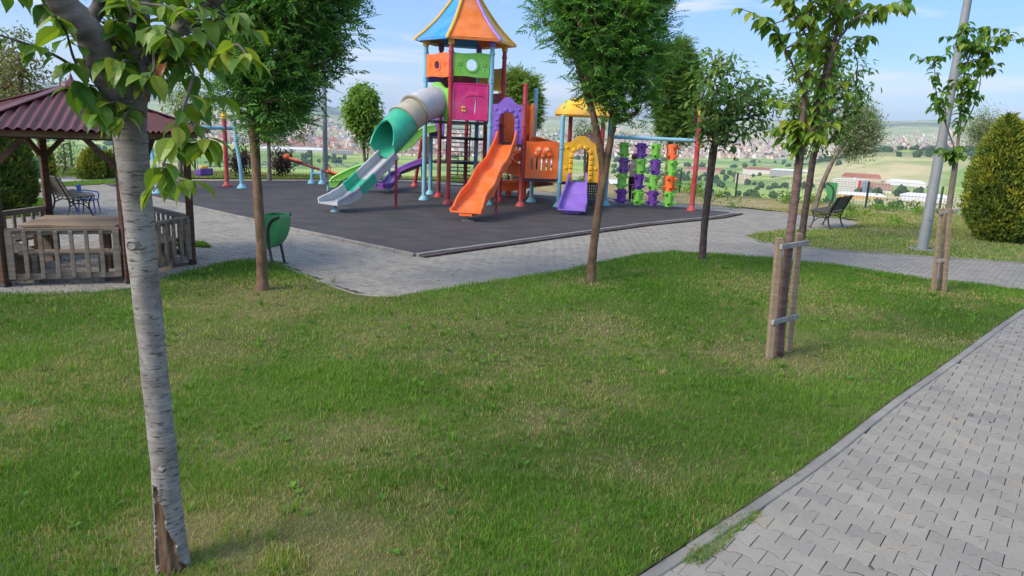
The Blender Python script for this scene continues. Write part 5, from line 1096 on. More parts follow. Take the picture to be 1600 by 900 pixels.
tree('park_tree', 'twin-topped tree rising behind the purple arch of the play tower', (0.62, 28.2, 0), [(831, 260), (829, 230), (828, 200), (826, 170)], [.10, .09, .08, .08, .05],
     [(113, 798, 806), (128, 790, 838), (145, 787, 846), (165, 788, 847), (185, 795, 843), (200, 808, 838)], 380, 9, .115, .042, leaf_mid, bark_brown, cr=.22, tint=(.62, .15))
tree('olive_tree', 'faint grey-green tree behind the small yellow tower', (2.85, 29.0, 0), [(914, 270), (914, 240), (914, 222), (914, 210)], [.07, .06, .05, .05, .03],
     [(186, 905, 925), (198, 893, 938), (212, 891, 938), (226, 895, 935), (240, 905, 925)], 110, 16, .09, .026, leaf_olive, bark_grey, 'spray', cr=.25)
tree('park_tree', 'light green tree rising behind the right edge of the near gazebo roof', g6(282, 286), [(282, 258), (283, 232), (288, 205), (292, 180)], [.085, .07, .065, .06, .04],
     [(98, 262, 302), (118, 252, 320), (140, 250, 338), (165, 252, 346), (188, 252, 342), (208, 262, 322)], 150, 9, .12, .055, leaf_mid, bark_grey, 'broad', cr=.24, tint=(.62, .18), edge=.5)
for i, (bx, px, prof_, lab) in enumerate((((-15.6, 22.6), [(38, 235), (36, 200), (34, 150), (30, 90)], [(36, 8, 30), (60, -4, 62), (90, -10, 84), (120, -20, 96), (150, -20, 98), (185, -5, 80)], 'tall pale yellow-green tree beyond the gazebo, left of the cherry trunk'),
                                          ((-16.9, 23.5), [(12, 235), (10, 200), (8, 150), (4, 90)], [(60, -20, 20), (90, -40, 30), (130, -45, 40), (170, -40, 40)], 'pale yellow-green tree at the far left edge of the picture'))):
    tree('poplar_tree', lab, (*bx, 0), px, [.14, .12, .10, .08, .05], prof_, 190, 9, .13, .07, leaf_poplar, bark_brown, 'broad', cr=.26, edge=.45, tint=(.5, .2))
tree('olive_tree', 'hazy grey-green tree between the lamp post and the golden conifer', (15.0, 23.5, 0), [(1537, 270), (1538, 240), (1539, 220), (1540, 210)], [.07, .06, .05, .05, .03],
     [(176, 1530, 1552), (186, 1518, 1566), (200, 1510, 1572), (216, 1510, 1570), (232, 1522, 1560)], 190, 28, .085, .024, leaf_olive, bark_grey, 'spray', cr=.26)
tree('pine_sapling', 'sparse grey-green sapling seen through the near gazebo', (-14.4, 22.9, 0), [(102, 262), (101, 245), (100, 235), (99, 225)], [.035, .03, .025, .02, .015],
     [(222, 96, 108), (236, 86, 122), (252, 82, 124), (266, 86, 118)], 46, 18, .09, .03, leaf_mid, bark_grey, 'spray', cr=.2, tint=(.25, .15))
# dark red shrubs
for p, w_, h0, lab in (((376, 277), 22, 238, 'dark reddish shrub between the swing legs and the dense tree'), ((441, 277), 20, 238, 'dark reddish shrub behind the raised end of the seesaw')):
    b_ = g6(*p); tree('shrub', lab, b_, [(p[0], p[1] - 8), (p[0], p[1] - 14)], [.03, .025, .02], [(h0, p[0] - 10, p[0] + 10), (h0 + 10, p[0] - w_ * .85, p[0] + w_), (h0 + 22, p[0] - w_, p[0] + w_ * .9), (p[1] - 5, p[0] - w_ * .5, p[0] + w_ * .5)], 150, 9, .10, .045, leaf_red, bark_dark, 'up', cr=.17, cat='shrub', group='dark red shrubs', edge=.45)
# conifers: leaf sprays on a cone-like body
def conifer(label, base, pxs, n, sprig=.11, ytint=.36, group='golden conifers', name='conifer'):
    base = np.array(base, float); Y = base[1]; t_ = empty(name, (base[0], base[1], .03), label, 'conifer', group)
    mb = MB(); zt = at(pxs[0][1], pxs[0][0], Y)[2]; mb.tube([(base[0], base[1], 0), (base[0], base[1], zt * .9)], [.06, .015], 8); mb.build('trunk', bark_brown, t_, smooth=True, world=True)
    z, x, r = prof_sampler([(y, a, b2) for y, a, b2 in pxs], Y); zz = np.linspace(z[0], z[-1], 300); ww = np.interp(zz, z, r) + .05; ww /= ww.sum()
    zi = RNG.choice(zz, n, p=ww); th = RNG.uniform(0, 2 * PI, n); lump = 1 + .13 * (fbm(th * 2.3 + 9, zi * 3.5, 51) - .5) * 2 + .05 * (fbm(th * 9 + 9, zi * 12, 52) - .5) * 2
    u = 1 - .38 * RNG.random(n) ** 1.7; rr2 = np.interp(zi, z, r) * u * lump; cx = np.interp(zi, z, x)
    C = np.stack([cx + rr2 * np.cos(th), Y + rr2 * np.sin(th), zi], 1); outw = np.stack([np.cos(th), np.sin(th), np.zeros(n)], 1)
    k = 6; o = np.repeat(C, k, 0) + RNG.normal(0, sprig * .28, (n * k, 3)); ax = unit(np.repeat(outw, k, 0) * .75 + np.array([0, 0, .75]) + RNG.normal(0, .38, o.shape)); nn = unit(np.cross(ax, RNG.normal(0, 1, o.shape)))
    clump = fbm(th * 3 + 5, zi * 5, 61)
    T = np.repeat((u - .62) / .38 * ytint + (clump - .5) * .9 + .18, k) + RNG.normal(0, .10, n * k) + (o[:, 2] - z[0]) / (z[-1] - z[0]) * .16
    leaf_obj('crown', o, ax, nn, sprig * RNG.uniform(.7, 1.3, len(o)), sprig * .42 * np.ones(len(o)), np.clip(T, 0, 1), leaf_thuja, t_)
p = g6(1553, 378); conifer('big golden-green egg-shaped conifer on the right lawn beside the lamp post', p, [(182, 1573, 1580), (195, 1564, 1590), (215, 1550, 1600), (245, 1536, 1608), (275, 1525, 1614), (305, 1518, 1617), (335, 1516, 1615), (358, 1522, 1608), (376, 1536, 1594)], 5200, .10, .38)
p = g6(-5, 333); conifer('big dark green conifer at the left edge behind the near gazebo', p, [(195, -30, 12), (215, -40, 24), (240, -52, 34), (270, -62, 40), (300, -68, 42), (322, -60, 36), (332, -40, 20)], 3600, .11, .22)
for px, py, hw, top, lab in ((142, 281, 15, 233, 'small golden conifer right of the gazebo back post'), (70, 280, 10, 233, 'small slim conifer behind the left bin and gazebo post'), (168, 279, 11, 240, 'small golden conifer partly hidden by the cherry trunk')):
    b_ = g6(px, py); conifer(lab, b_, [(top, px - 2, px + 2), (top + 9, px - hw * .5, px + hw * .5), (top + 22, px - hw * .9, px + hw * .9), (py - 8, px - hw, px + hw), (py, px - hw * .8, px + hw * .8)], 900, .12, .5)

# young cherry with two leaders, and its sibling by the lamp post: limbs drawn one by one
def limb_tree(name, label, group, base, Y, trunk, tr_r, limbs, bark, leafm, L, W, seed, tint=.5, trunk_sides=12, big=True, extra=None):
    r_ = np.random.default_rng(seed); t_ = empty(name, (base[0], base[1], .03), label, 'tree', group)
    mb = MB(); sp = spline([np.array([base[0], base[1], 0])] + [at(px, py, Y) for px, py in trunk], 7); rs = np.interp(np.linspace(0, 1, len(sp)), np.linspace(0, 1, len(tr_r)), tr_r); mb.tube(sp, rs, trunk_sides)
    B, Ax, Nn, T, Ls = [], [], [], [], []
    for (pts, dy, r0, r1, t0, dens, side_n) in limbs:
        P_ = [at(px, py, Y + dy * i / (len(pts) - 1)) for i, (px, py) in enumerate(pts)]; s_ = spline(P_, 8); mb.tube(s_, np.linspace(r0, r1, len(s_)), 7, cap=False); m_ = len(s_)
        def put(p, d, cnt, lk=1.0, dt=0.0):
            for _ in range(cnt):
                a = r_.uniform(0, 2 * PI); e = np.array([math.cos(a), math.sin(a), 0]); ax = e * .75 + d * .25 + np.array([0, 0, -r_.uniform(.25, 1.0)])
                B.append(p + e * .012 + r_.normal(0, .008, 3)); Ax.append(ax); Nn.append(e * .75 + np.array([0, 0, .65]) + r_.normal(0, .2, 3)); T.append(np.clip(r_.normal(tint, .17) + dt, 0, .90)); Ls.append(L * r_.uniform(.65, 1.2) * lk)
        i0 = int(t0 * m_); step = max(1, int(round(1 / max(dens, .05))))
        for i in range(i0, m_, step): put(s_[i], unit(s_[min(i + 1, m_ - 1)] - s_[max(i - 1, 0)]), 3 if dens >= 1 else 2, dt=.1 if i > m_ * .8 else 0)
        put(s_[-1], unit(s_[-1] - s_[-3]), 3, .75, .2)
        for _ in range(side_n):
            i = int(r_.uniform(max(t0, .15), .97) * (m_ - 1)); a = r_.uniform(0, 2 * PI); d = np.array([math.cos(a), .8 * math.sin(a), r_.uniform(.1, .7)]); ln = r_.uniform(.10, .30) * (L / .13); q = [s_[i], s_[i] + d * ln * .55, s_[i] + d * ln + np.array([0, 0, -.02])]; mb.tube(q, [.006, .0045, .003], 5, cap=False)
            put(q[1], d, 2); put(q[2], d, 4, .9, .08)
    mb.build('trunk', bark, t_, smooth=True, world=True)
    if extra: extra(t_)
    leaf_obj('crown', np.array(B), np.array(Ax), np.array(Nn), np.array(Ls), np.array(Ls) * (W / L), np.array(T), leafm, t_, big=big)
    return t_
b_ = G(1216, 560)
limb_tree('cherry_sapling', 'slender two-stemmed cherry sapling tied between the foreground stakes', 'staked cherry saplings', b_, b_[1], [(1222, 480), (1232, 390), (1243, 300), (1252, 225)], [.052, .046, .042, .040, .038],
  [([(1252, 228), (1257, 150), (1265, 70), (1266, 10), (1262, -50)], -.1, .030, .010, .12, 1, 9), ([(1254, 222), (1276, 170), (1298, 95), (1311, 20), (1322, -50)], .12, .030, .010, .06, 1, 7),
   ([(1256, 205), (1280, 150), (1291, 90), (1297, 20), (1300, -30)], .25, .022, .008, .15, 1, 5), ([(1259, 150), (1236, 95), (1212, 50), (1192, 28)], -.25, .012, .004, .45, 1, 5), ([(1302, 75), (1335, 32), (1372, 18), (1415, 8)], .2, .012, .004, .35, 1, 9),
   ([(1290, 130), (1318, 85), (1345, 58)], .3, .009, .003, .6, .6, 2), ([(1262, 60), (1240, 20), (1225, -20)], -.2, .010, .004, .3, 1, 5), ([(1307, 40), (1290, -10), (1285, -50)], -.25, .010, .004, .1, 1, 6), ([(1250, 245), (1244, 215), (1247, 190)], -.1, .009, .004, .2, 1, 4), ([(1256, 215), (1268, 205), (1276, 212)], -.18, .008, .003, .1, 1, 5)],
  bark_plum, leaf_cherry, .125, .066, 11, tint=.66)
b_ = G(1470, 455)
limb_tree('cherry_sapling', 'thin sparse cherry sapling tied between stakes in front of the lamp post', 'staked cherry saplings', b_, b_[1], [(1475, 400), (1482, 330), (1490, 275), (1495, 235)], [.050, .045, .042, .040, .036],
  [([(1495, 240), (1478, 195), (1463, 145), (1460, 88)], -.1, .014, .005, .42, 1, 9), ([(1495, 240), (1500, 190), (1503, 140), (1514, 90), (1530, 60), (1541, 42)], .1, .024, .006, .15, 1, 22), ([(1498, 215), (1522, 165), (1532, 125), (1531, 98)], .1, .010, .004, .75, .5, 2), ([(1528, 65), (1552, 75), (1576, 52)], -.1, .008, .003, .3, 1, 5), ([(1512, 95), (1503, 60), (1510, 36)], .2, .010, .004, .2, 1, 6), ([(1492, 250), (1486, 240), (1500, 228)], -.15, .008, .003, .2, 1, 6), ([(1500, 180), (1512, 150), (1510, 120)], -.2, .009, .003, .2, 1, 6), ([(1530, 60), (1538, 85), (1535, 110)], 0.05, .006, .003, .2, 1, 5)],
  bark_grey, leaf_cherry, .125, .066, 12, tint=.5)

# big foreground cherry: pale ringed bark, scar at the foot, large leaves
Y1_ = 3.13; base = G(272, 898); t1 = empty('cherry_tree', (base[0], base[1], .03), 'foreground cherry tree with pale ringed bark and a brown split at its foot', 'tree')
m, nt, b = _nt('ringed_cherry_bark'); v = coords(nt, 'Object', (9, 9, 62)); f1 = noise(nt, v, 1, 6, .65); v2 = coords(nt, 'Object', (17, 17, 105)); f2 = noise(nt, v2, 1, 4, .6); f3 = noise(nt, coords(nt, 'Object'), 6, 5)
c = ramp(nt, f1, [(.30, (0.11, 0.10, 0.095)), (.42, (0.21, 0.20, 0.19)), (.6, (0.27, 0.26, 0.24)), (.8, (0.35, 0.335, 0.31))]); c = mixc(nt, ramp(nt, f2, [(.575, (0,) * 3), (.63, (1,) * 3)]), c, (0.055, 0.045, 0.042)); c = mixc(nt, ramp(nt, f3, [(.46, (0,) * 3), (.66, (.7,) * 3)]), c, (0.10, 0.085, 0.078))
zz_ = nt.nodes.new('ShaderNodeSeparateXYZ'); nt.links.new(coords(nt, 'Object'), zz_.inputs[0]); zr = nt.nodes.new('ShaderNodeMapRange'); zr.inputs[1].default_value = 1.85; zr.inputs[2].default_value = 2.35; nt.links.new(zz_.outputs['Z'], zr.inputs[0])
c = mixc(nt, zr.outputs[0], c, mixc(nt, ramp(nt, f3, [(.35, (0,) * 3), (.65, (1,) * 3)]), (0.045, 0.038, 0.036), mixc(nt, f1, (0.10, 0.085, 0.08), (0.26, 0.23, 0.21)))); nt.links.new(c, b.inputs['Base Color']); b.inputs['Roughness'].default_value = .8; b.inputs['Specular IOR Level'].default_value = .25; bump(nt, b, f1, .55, .006); cherrybark = m
heartwood = barkmat('split_heartwood', (0.085, 0.055, 0.035), (0.17, 0.115, 0.07), (45, 45, 5), (0.012, 0.009, 0.007))
pts = [base + (0, 0, -.04)] + [at(px, py, Y1_ + (i * .01)) for i, (px, py) in enumerate([(266, 840), (258, 740), (246, 620), (233, 500), (221, 390), (210, 280), (203, 205), (199, 165)])]
sp = spline(pts, 30); nS = 64; k = len(sp); rr1 = np.interp(np.linspace(0, 1, k), [0, .08, .2, .45, .75, .9, 1], [.092, .076, .061, .057, .063, .070, .079]); mb = MB(); vs = []; faceM = []
for i, p in enumerate(sp):
    for j in range(nS):
        a = 2 * PI * j / nS; r = rr1[i] * (1 + .05 * (vnoise(np.array([a * 1.5 + 3]), np.array([p[2] * 7]), 3)[0] - .5) * 2 + .025 * math.sin(3 * a + p[2] * 4)); h = p[2] - .03
        sc_h = .44 + .05 * math.sin(7 * a) - .32 * (max(0, math.sin(a + PI * .5 + 1.35)) ** 1.5 if False else 0)
        da = (a - rad(292) + PI) % (2 * PI) - PI; wdt = rad(52) * (1 - max(0, h) / .46) + .10 + .12 * math.sin(h * 31); ad_ = a % (2 * PI); wob = .07 * math.sin(h * 43 + 1) + .04 * math.sin(h * 97); lo_, hi_ = rad(236) + wob, rad(256) + rad(88) * max(0, 1 - h / .44) ** 1.3 + wob * 1.6; scar = h < .44 and lo_ < ad_ < hi_
        if scar: r *= .84 + .05 * math.sin(9 * a + h * 8)
        elif h < .49 and lo_ - .25 < ad_ < hi_ + .25: r *= 1.05
        vs.append(p + np.array([r * math.cos(a), r * math.sin(a), 0])); faceM.append(scar)
fs = []; ms = []
for i in range(k - 1):
    for j in range(nS):
        q = (i * nS + j, i * nS + (j + 1) % nS, (i + 1) * nS + (j + 1) % nS, (i + 1) * nS + j); fs.append(q); ms.append(1 if sum(faceM[z] for z in q) >= 2 else 0)
mb.add(vs, fs); mb.m = ms; mb.mi = 0
def knot(px, py, r, sgn=-1):
    c = at(px, py, Y1_ - .075); d = unit(np.array([c[0] - at(221, py, Y1_)[0], -.09, 0])); e1 = np.cross(d, EZ); mb.lathe([(r * 1.5, -.02), (r * 1.3, .003), (r * .95, .009), (r * .8, .006)], c, 12, ax=[e1, EZ, d]); mb.mi = 1; mb.lathe([(r * .8, 0), (r * .8, .006), (r * .3, .003), (0, .005)], c, 10, ax=[e1, EZ, d]); mb.mi = 0
knot(206, 383, .019); knot(255, 735, .010)
bigl = [([(199, 170), (165, 112), (140, 55), (97, 2), (70, -45)], -.25, .066, .050), ([(205, 175), (214, 110), (217, 50), (222, -60)], .2, .055, .036), ([(208, 170), (228, 110), (245, 78), (290, 38), (350, -10)], .15, .050, .024), ([(140, 45), (150, 15), (166, -20)], .1, .030, .020), ([(180, 118), (196, 60), (200, -20)], .35, .032, .02)]
limbs_pts = []
for P2, dy, r0, r1 in bigl:
    s_ = spline([at(px, py, Y1_ + dy * i / (len(P2) - 1)) for i, (px, py) in enumerate(P2)], 9); mb.tube(s_, np.linspace(r0, r1, len(s_)) * (1 + .05 * np.sin(np.arange(len(s_)) * 1.7)), 14); limbs_pts.append(s_)
r_ = np.random.default_rng(5); B, Ax, Nn, T, Ls = [], [], [], [], []
def put(p, d, cnt, lk=1.0, dt=0.0, dr=1.0):
    for _ in range(cnt):
        a = r_.uniform(0, 2 * PI); e = np.array([math.cos(a), math.sin(a), 0]); B.append(p + e * .015); Ax.append(e * .8 + d * .3 + np.array([0, 0, -r_.uniform(.1, 1.05) * dr])); Nn.append(e * .7 + np.array([0, 0, .7]) + r_.normal(0, .25, 3)); T.append(np.clip(r_.normal(.60, .2) + dt, 0, 1.0 if dt > .4 else .88)); Ls.append(.108 * r_.uniform(.6, 1.15) * lk)
tw = [([(138, 128), (105, 98), (60, 75), (0, 55), (-40, 40)], -.35, 9, 0), ([(134, 126), (115, 90), (103, 50), (85, 25)], -.3, 7, 0), ([(92, 10), (75, 8), (62, 10)], -.1, 4, 0), ([(150, 150), (130, 135), (110, 140)], -.2, 5, 0), ([(200, 165), (225, 140), (250, 108), (262, 98)], -.15, 4, .55),
      ([(303, 120), (288, 165), (270, 215), (252, 268)], -.25, 9, .05), ([(262, 100), (290, 90), (305, 120)], -.1, 4, 0), ([(290, 40), (320, 60), (350, 90)], -.1, 8, 0.05), ([(350, 88), (372, 70), (392, 100)], -.15, 6, .12), ([(288, 165), (318, 160), (345, 150)], 0, 7, .05), ([(270, 215), (300, 225), (325, 215)], -.1, 7, 0), ([(255, 255), (275, 275), (300, 285)], -.1, 5, .05), ([(252, 262), (250, 280), (240, 300)], -.05, 4, 0), ([(300, 190), (320, 215), (318, 235)], -.15, 5, 0),
      ([(200, 165), (180, 160), (150, 165)], -.18, 6, .0), ([(195, 170), (170, 180), (140, 178)], -.2, 6, 0), ([(205, 168), (200, 175), (190, 185)], -.15, 5, .15), ([(215, 100), (195, 95), (185, 105)], -.2, 6, 0), ([(217, 60), (245, 40), (270, 60)], -.15, 7, 0), ([(216, 30), (190, 10), (175, -10)], .1, 7, 0), ([(230, 100), (255, 95), (278, 75)], -.1, 6, 0), ([(222, 5), (260, 10), (300, 15)], -.1, 8, 0), ([(300, 30), (340, 30), (375, 20)], .1, 8, .05), ([(180, 60), (170, 40), (185, 30)], -.1, 6, 0), ([(150, 20), (120, 10), (100, 30)], .1, 4, 0), ([(240, 0), (280, -15), (330, -20)], .1, 8, 0), ([(120, -10), (60, -20), (0, -10)], -.2, 7, 0), ([(170, -10), (150, -30), (130, -40)], .2, 6, 0), ([(270, 60), (290, 75), (315, 70)], 0, 6, 0), ([(200, 40), (205, 20), (195, -10)], 0, 6, 0), ([(330, 10), (360, 30), (395, 50)], .2, 6, 0), ([(240, 85), (240, 110), (225, 120)], -.2, 5, 0)]
for P2, dy, cnt, dt in tw:
    s_ = spline([at(px, py, Y1_ + dy * (.3 + .7 * i / (len(P2) - 1))) for i, (px, py) in enumerate(P2)], 6); mb.tube(s_, np.linspace(.0075, .003, len(s_)), 6, cap=False)
    cnt = int(cnt * 1.45)
    for q in range(cnt): i = int((.2 + .8 * (q + r_.random()) / cnt) * (len(s_) - 1)); put(s_[i], unit(s_[min(i + 1, len(s_) - 1)] - s_[i - 1]), 1 if q < cnt - 1 else 3, 1.0 if dt < .4 else .5, dt)
for s_ in limbs_pts[1:3] + limbs_pts[4:]:
    for _ in range(26): i = int(r_.uniform(.15, 1) * (len(s_) - 1)); d = r_.normal(0, 1, 3); d[2] = abs(d[2]) * .4; d = unit(d); q = s_[i] + d * r_.uniform(.05, .25); mb.tube([s_[i], q], [.006, .003], 5, cap=False); put(q, d, 3)
tk = mb.build('trunk', [cherrybark, heartwood], t1, smooth=True, world=True)
leaf_obj('crown', np.array(B), np.array(Ax), np.array(Nn), np.array(Ls), np.array(Ls) * .56, np.array(T), leaf_cherry, t1, big=True)

# ------------------------------------------------------------------ people (one skinned body each, hair as a child)
def person(loc, rz, label, joints, edges, radii, top, legs, scale=1.0, waist=.5):
    r = empty('person', loc, label, 'person', None, rz, scale); names = list(joints); me = bpy.data.meshes.new('body'); me.from_pydata([joints[n] for n in names], [(names.index(a), names.index(b2)) for a, b2 in edges], []); o = bpy.data.objects.new('body', me); COL.objects.link(o)
    md = o.modifiers.new('skin', 'SKIN'); md.use_smooth_shade = True
    for i, n in enumerate(names): me.skin_vertices[0].data[i].radius = radii[n]; me.skin_vertices[0].data[i].use_root = (n == 'pelvis')
    s2 = o.modifiers.new('sub', 'SUBSURF'); s2.levels = 2; s2.render_levels = 2
    dg = bpy.context.evaluated_depsgraph_get(); dg.update(); nm_ = bpy.data.meshes.new_from_object(o.evaluated_get(dg)); bpy.data.objects.remove(o)
    b_ = link('body', nm_, [skin, top, legs, black], r); wst = joints['pelvis'][2] + .02; nk = joints['neck'][2] - .01
    hands = [np.array(joints[n]) for n in names if n.startswith('hand')]; feet = [np.array(joints[n]) for n in names if n.startswith('toe') or n.startswith('ankle')]
    idx = []
    for p in nm_.polygons:
        c = np.array(p.center); k = 1
        if c[2] > nk: k = 0
        elif min(np.linalg.norm(c - h) for h in hands) < .10: k = 0
        elif min(np.linalg.norm(c - f) for f in feet) < .09: k = 3
        elif c[2] < wst and 'knee' in min(((n, np.linalg.norm(c - np.array(joints[n]))) for n in names), key=lambda t: t[1])[0] + ('knee' if c[2] < wst else ''): k = 2
        idx.append(k)
    nm_.polygons.foreach_set('material_index', idx); nm_.polygons.foreach_set('use_smooth', [True] * len(idx))
    hd = np.array(joints['head']); mb = MB(); vs = []; n1_, n2_ = 12, 9
    for i in range(n2_):
        ph = PI * i / (n2_ - 1) * .62
        for j in range(n1_):
            a = 2 * PI * j / n1_; rr_ = .112; back = .35 * max(0, -math.sin(a)); vs.append(hd + np.array([rr_ * .92 * math.sin(ph) * math.cos(a), rr_ * 1.05 * math.sin(ph) * math.sin(a) - .014, rr_ * 1.12 * math.cos(ph) + .018 - back * .09 * i / n2_]))
    mb.add(vs, [(i * n1_ + j, (i + 1) * n1_ + j, (i + 1) * n1_ + (j + 1) % n1_, i * n1_ + (j + 1) % n1_) for i in range(n2_ - 1) for j in range(n1_)]); mb.build('hair', hairm, r, smooth=True)
    mb = MB()
    for sx in (-1, 1): mb.lathe([(.013, -.006), (.012, .004), (0, .007)], hd + (sx * .034, .088, -.004), 8, ax=[np.array([1, 0, 0]), EZ * -1, np.array([0, 1, 0])])
    mb.build('eye', hairm, r); mb = MB(); mb.box(hd + (0, .1, -.032), (.022, .035, .035), bev=.008); mb.box(hd + (0, .086, -.068), (.045, .012, .010), bev=.003)
    for sx in (-1, 1): mb.box(hd + (sx * .088, -.005, -.02), (.018, .04, .055), bev=.007)
    mb.build('face', skin, r)
    return r
def standing(arm=(0, 0), stride=.12, fingers=True):
    J = dict(pelvis=(0, 0, .92), belly=(0, .01, 1.06), chest=(0, 0, 1.26), neck=(0, .0, 1.42), chin=(0, .02, 1.49), head=(0, .03, 1.575), crown=(0, .02, 1.65))
    E_ = [('pelvis', 'belly'), ('belly', 'chest'), ('chest', 'neck'), ('neck', 'chin'), ('chin', 'head'), ('head', 'crown')]; R_ = dict(pelvis=(.135, .10), belly=(.125, .09), chest=(.14, .095), neck=(.052, .052), chin=(.062, .07), head=(.082, .095), crown=(.055, .065))
    for s_, nm, st, ar in ((-1, 'l', stride, arm[0]), (1, 'r', -stride, arm[1])):
        J['hip' + nm] = (s_ * .085, 0, .86); J['knee' + nm] = (s_ * .095, st * .6 + .02, .47); J['ankle' + nm] = (s_ * .10, st - .02, .085); J['toe' + nm] = (s_ * .11, st + .12, .035)
        J['sh' + nm] = (s_ * .165, 0, 1.355); J['el' + nm] = (s_ * .22, -.03 + ar * .12, 1.09 + ar * .06); J['wr' + nm] = (s_ * .23, .06 + ar * .28, .87 + ar * .24); J['hand' + nm] = (s_ * .23, .09 + ar * .34, .80 + ar * .26)
        E_ += [('pelvis', 'hip' + nm), ('hip' + nm, 'knee' + nm), ('knee' + nm, 'ankle' + nm), ('ankle' + nm, 'toe' + nm), ('chest', 'sh' + nm), ('sh' + nm, 'el' + nm), ('el' + nm, 'wr' + nm), ('wr' + nm, 'hand' + nm)]
        R_.update({'hip' + nm: (.095, .095), 'knee' + nm: (.062, .062), 'ankle' + nm: (.045, .045), 'toe' + nm: (.042, .03), 'sh' + nm: (.06, .06), 'el' + nm: (.043, .043), 'wr' + nm: (.028, .032), 'hand' + nm: (.022, .04)})
        h = np.array(J['hand' + nm])
        for f in range(5):
            off = (f - 1.7) * .018; q = tuple(h + (0, .012 + off if f < 4 else .04, -.075 - .01 * (f in (1, 2)) if f < 4 else -.03)); J['handf%d' % f + nm] = q; E_.append(('hand' + nm, 'handf%d' % f + nm)); R_['handf%d' % f + nm] = (.009, .009)
    return J, E_, R_
J, E_, R_ = standing((.5, .2)); q = G(986, 318, .02)
person((q[0], q[1], .02), rad(150), 'child in dusty pink top and black trousers standing behind the hanging drums', J, E_, R_, shirt, trousers, .86)
J, E_, R_ = standing((.7, .7), .03)
person((2.06, 20.22, .735), rad(165), 'dark-haired child in pale red top on the small yellow tower behind a trunk', J, E_, R_, shirt2, trousers, 1.0)
J, E_, R_ = standing((.6, .6), .0)
for nm, s_ in (('l', -1), ('r', 1)): J['knee' + nm] = (s_ * .12, .42, .90); J['ankle' + nm] = (s_ * .12, .46, .50); J['toe' + nm] = (s_ * .12, .58, .45)
person((-.32, 28.25, -.08 + .31 - .82 * .86 + .1), rad(190), 'person in light grey top and dark trousers sitting in the distant gazebo', J, E_, R_, shirt3, trousers, .86)

# ------------------------------------------------------------------ valley: town, works, parked cars, trees
wallm = {}
def facade(name, c, win=(0.10, 0.12, 0.15), sx=3.2, sz=3.0):
    m, nt, b = _nt(name); v = coords(nt, 'Object'); br = nt.nodes.new('ShaderNodeTexBrick'); br.offset = 0; br.inputs['Scale'].default_value = 1; br.inputs['Brick Width'].default_value = sx; br.inputs['Row Height'].default_value = sz; br.inputs['Mortar Size'].default_value = .95; br.inputs['Mortar Smooth'].default_value = .0
    br.inputs['Color1'].default_value = (*win, 1); br.inputs['Color2'].default_value = (*win, 1); br.inputs['Mortar'].default_value = (*c, 1)
    s_ = nt.nodes.new('ShaderNodeSeparateXYZ'); nt.links.new(v, s_.inputs[0]); ad_ = nt.nodes.new('ShaderNodeMath'); nt.links.new(s_.outputs['X'], ad_.inputs[0]); nt.links.new(s_.outputs['Y'], ad_.inputs[1]); cb = nt.nodes.new('ShaderNodeCombineXYZ'); nt.links.new(ad_.outputs[0], cb.inputs['X']); nt.links.new(s_.outputs['Z'], cb.inputs['Y']); nt.links.new(cb.outputs[0], br.inputs['Vector'])
    oi = nt.nodes.new('ShaderNodeObjectInfo'); f = ramp(nt, oi.outputs['Random'], [(0, (.78, .74, .70)), (.5, (1, 1, 1)), (1, (1.1, 1.0, .92))]); nt.links.new(mixc(nt, 1, br.outputs['Color'], f, 'MULTIPLY'), b.inputs['Base Color']); b.inputs['Roughness'].default_value = .9; return m
fW = facade('white_facade', (.70, .67, .63)); fP = facade('pink_facade', (.62, .44, .37)); fB = facade('beige_facade', (.64, .53, .40)); fG = facade('grey_facade', (.40, .40, .42)); tile = paint('terracotta_roof', (.30, .11, .07), .9, .3, .05, .1); flat = paint('pale_flat_roof', (.45, .44, .43), .9, .2, .05, .1); metalroof = paint('white_metal_roof', (.62, .63, .65), .6, .1, .05, .2)
def bmesh_building(w_, d_, h, hip, mats):
    mb = MB(); x, y = w_ / 2, d_ / 2; mb.add([(-x, -y, -6), (x, -y, -6), (x, y, -6), (-x, y, -6), (-x, -y, h), (x, -y, h), (x, y, h), (-x, y, h)], [(0, 1, 5, 4), (1, 2, 6, 5), (2, 3, 7, 6), (3, 0, 4, 7)]); mb.mi = 1
    e = .6
    if hip: k = min(x, y) * .75; t = h + hip; mb.add([(-x - e, -y - e, h), (x + e, -y - e, h), (x + e, y + e, h), (-x - e, y + e, h), (-x + k, 0, t), (x - k, 0, t)], [(0, 1, 5, 4), (1, 2, 5), (2, 3, 4, 5), (3, 0, 4), (3, 2, 1, 0)])
    else: mb.add([(-x, -y, h + .01), (x, -y, h + .01), (x, y, h + .01), (-x, y, h + .01)], [(0, 1, 2, 3)]); mb.box((x * .3, 0, h + 1.2), (3, 3, 2.4)); 
    return mb
variants = [(22, 15, 17, 3.2, [fW, tile], 'white apartment block with red tiled roof in the distant town'), (26, 16, 20, 3.4, [fP, tile], 'pinkish apartment block with red tiled roof in the distant town'), (18, 14, 14, 3.0, [fB, tile], 'beige apartment block with red tiled roof in the distant town'), (20, 18, 26, 0, [fW, flat], 'white flat-roofed block in the distant town'), (24, 16, 24, 0, [fB, flat], 'beige flat-roofed block in the distant town'), (11, 10, 6.5, 2.6, [fW, tile], 'small white house with red roof in the distant town')]
vm = []
for (w_, d_, h, hip, mats, lab) in variants:
    mb = bmesh_building(w_, d_, h, hip, mats); me = bpy.data.meshes.new('town_block'); me.from_pydata(mb.v, [], mb.f)
    for m_ in mats: me.materials.append(m_)
    me.polygons.foreach_set('material_index', mb.m); me.update(); vm.append(me)
TOWN = [(-200, 3300), (300, 2350), (500, 1900), (620, 1850), (760, 1900), (900, 2150), (1050, 2700), (1200, 3000), (1300, 3300), (1500, 3600), (1700, 3700)]
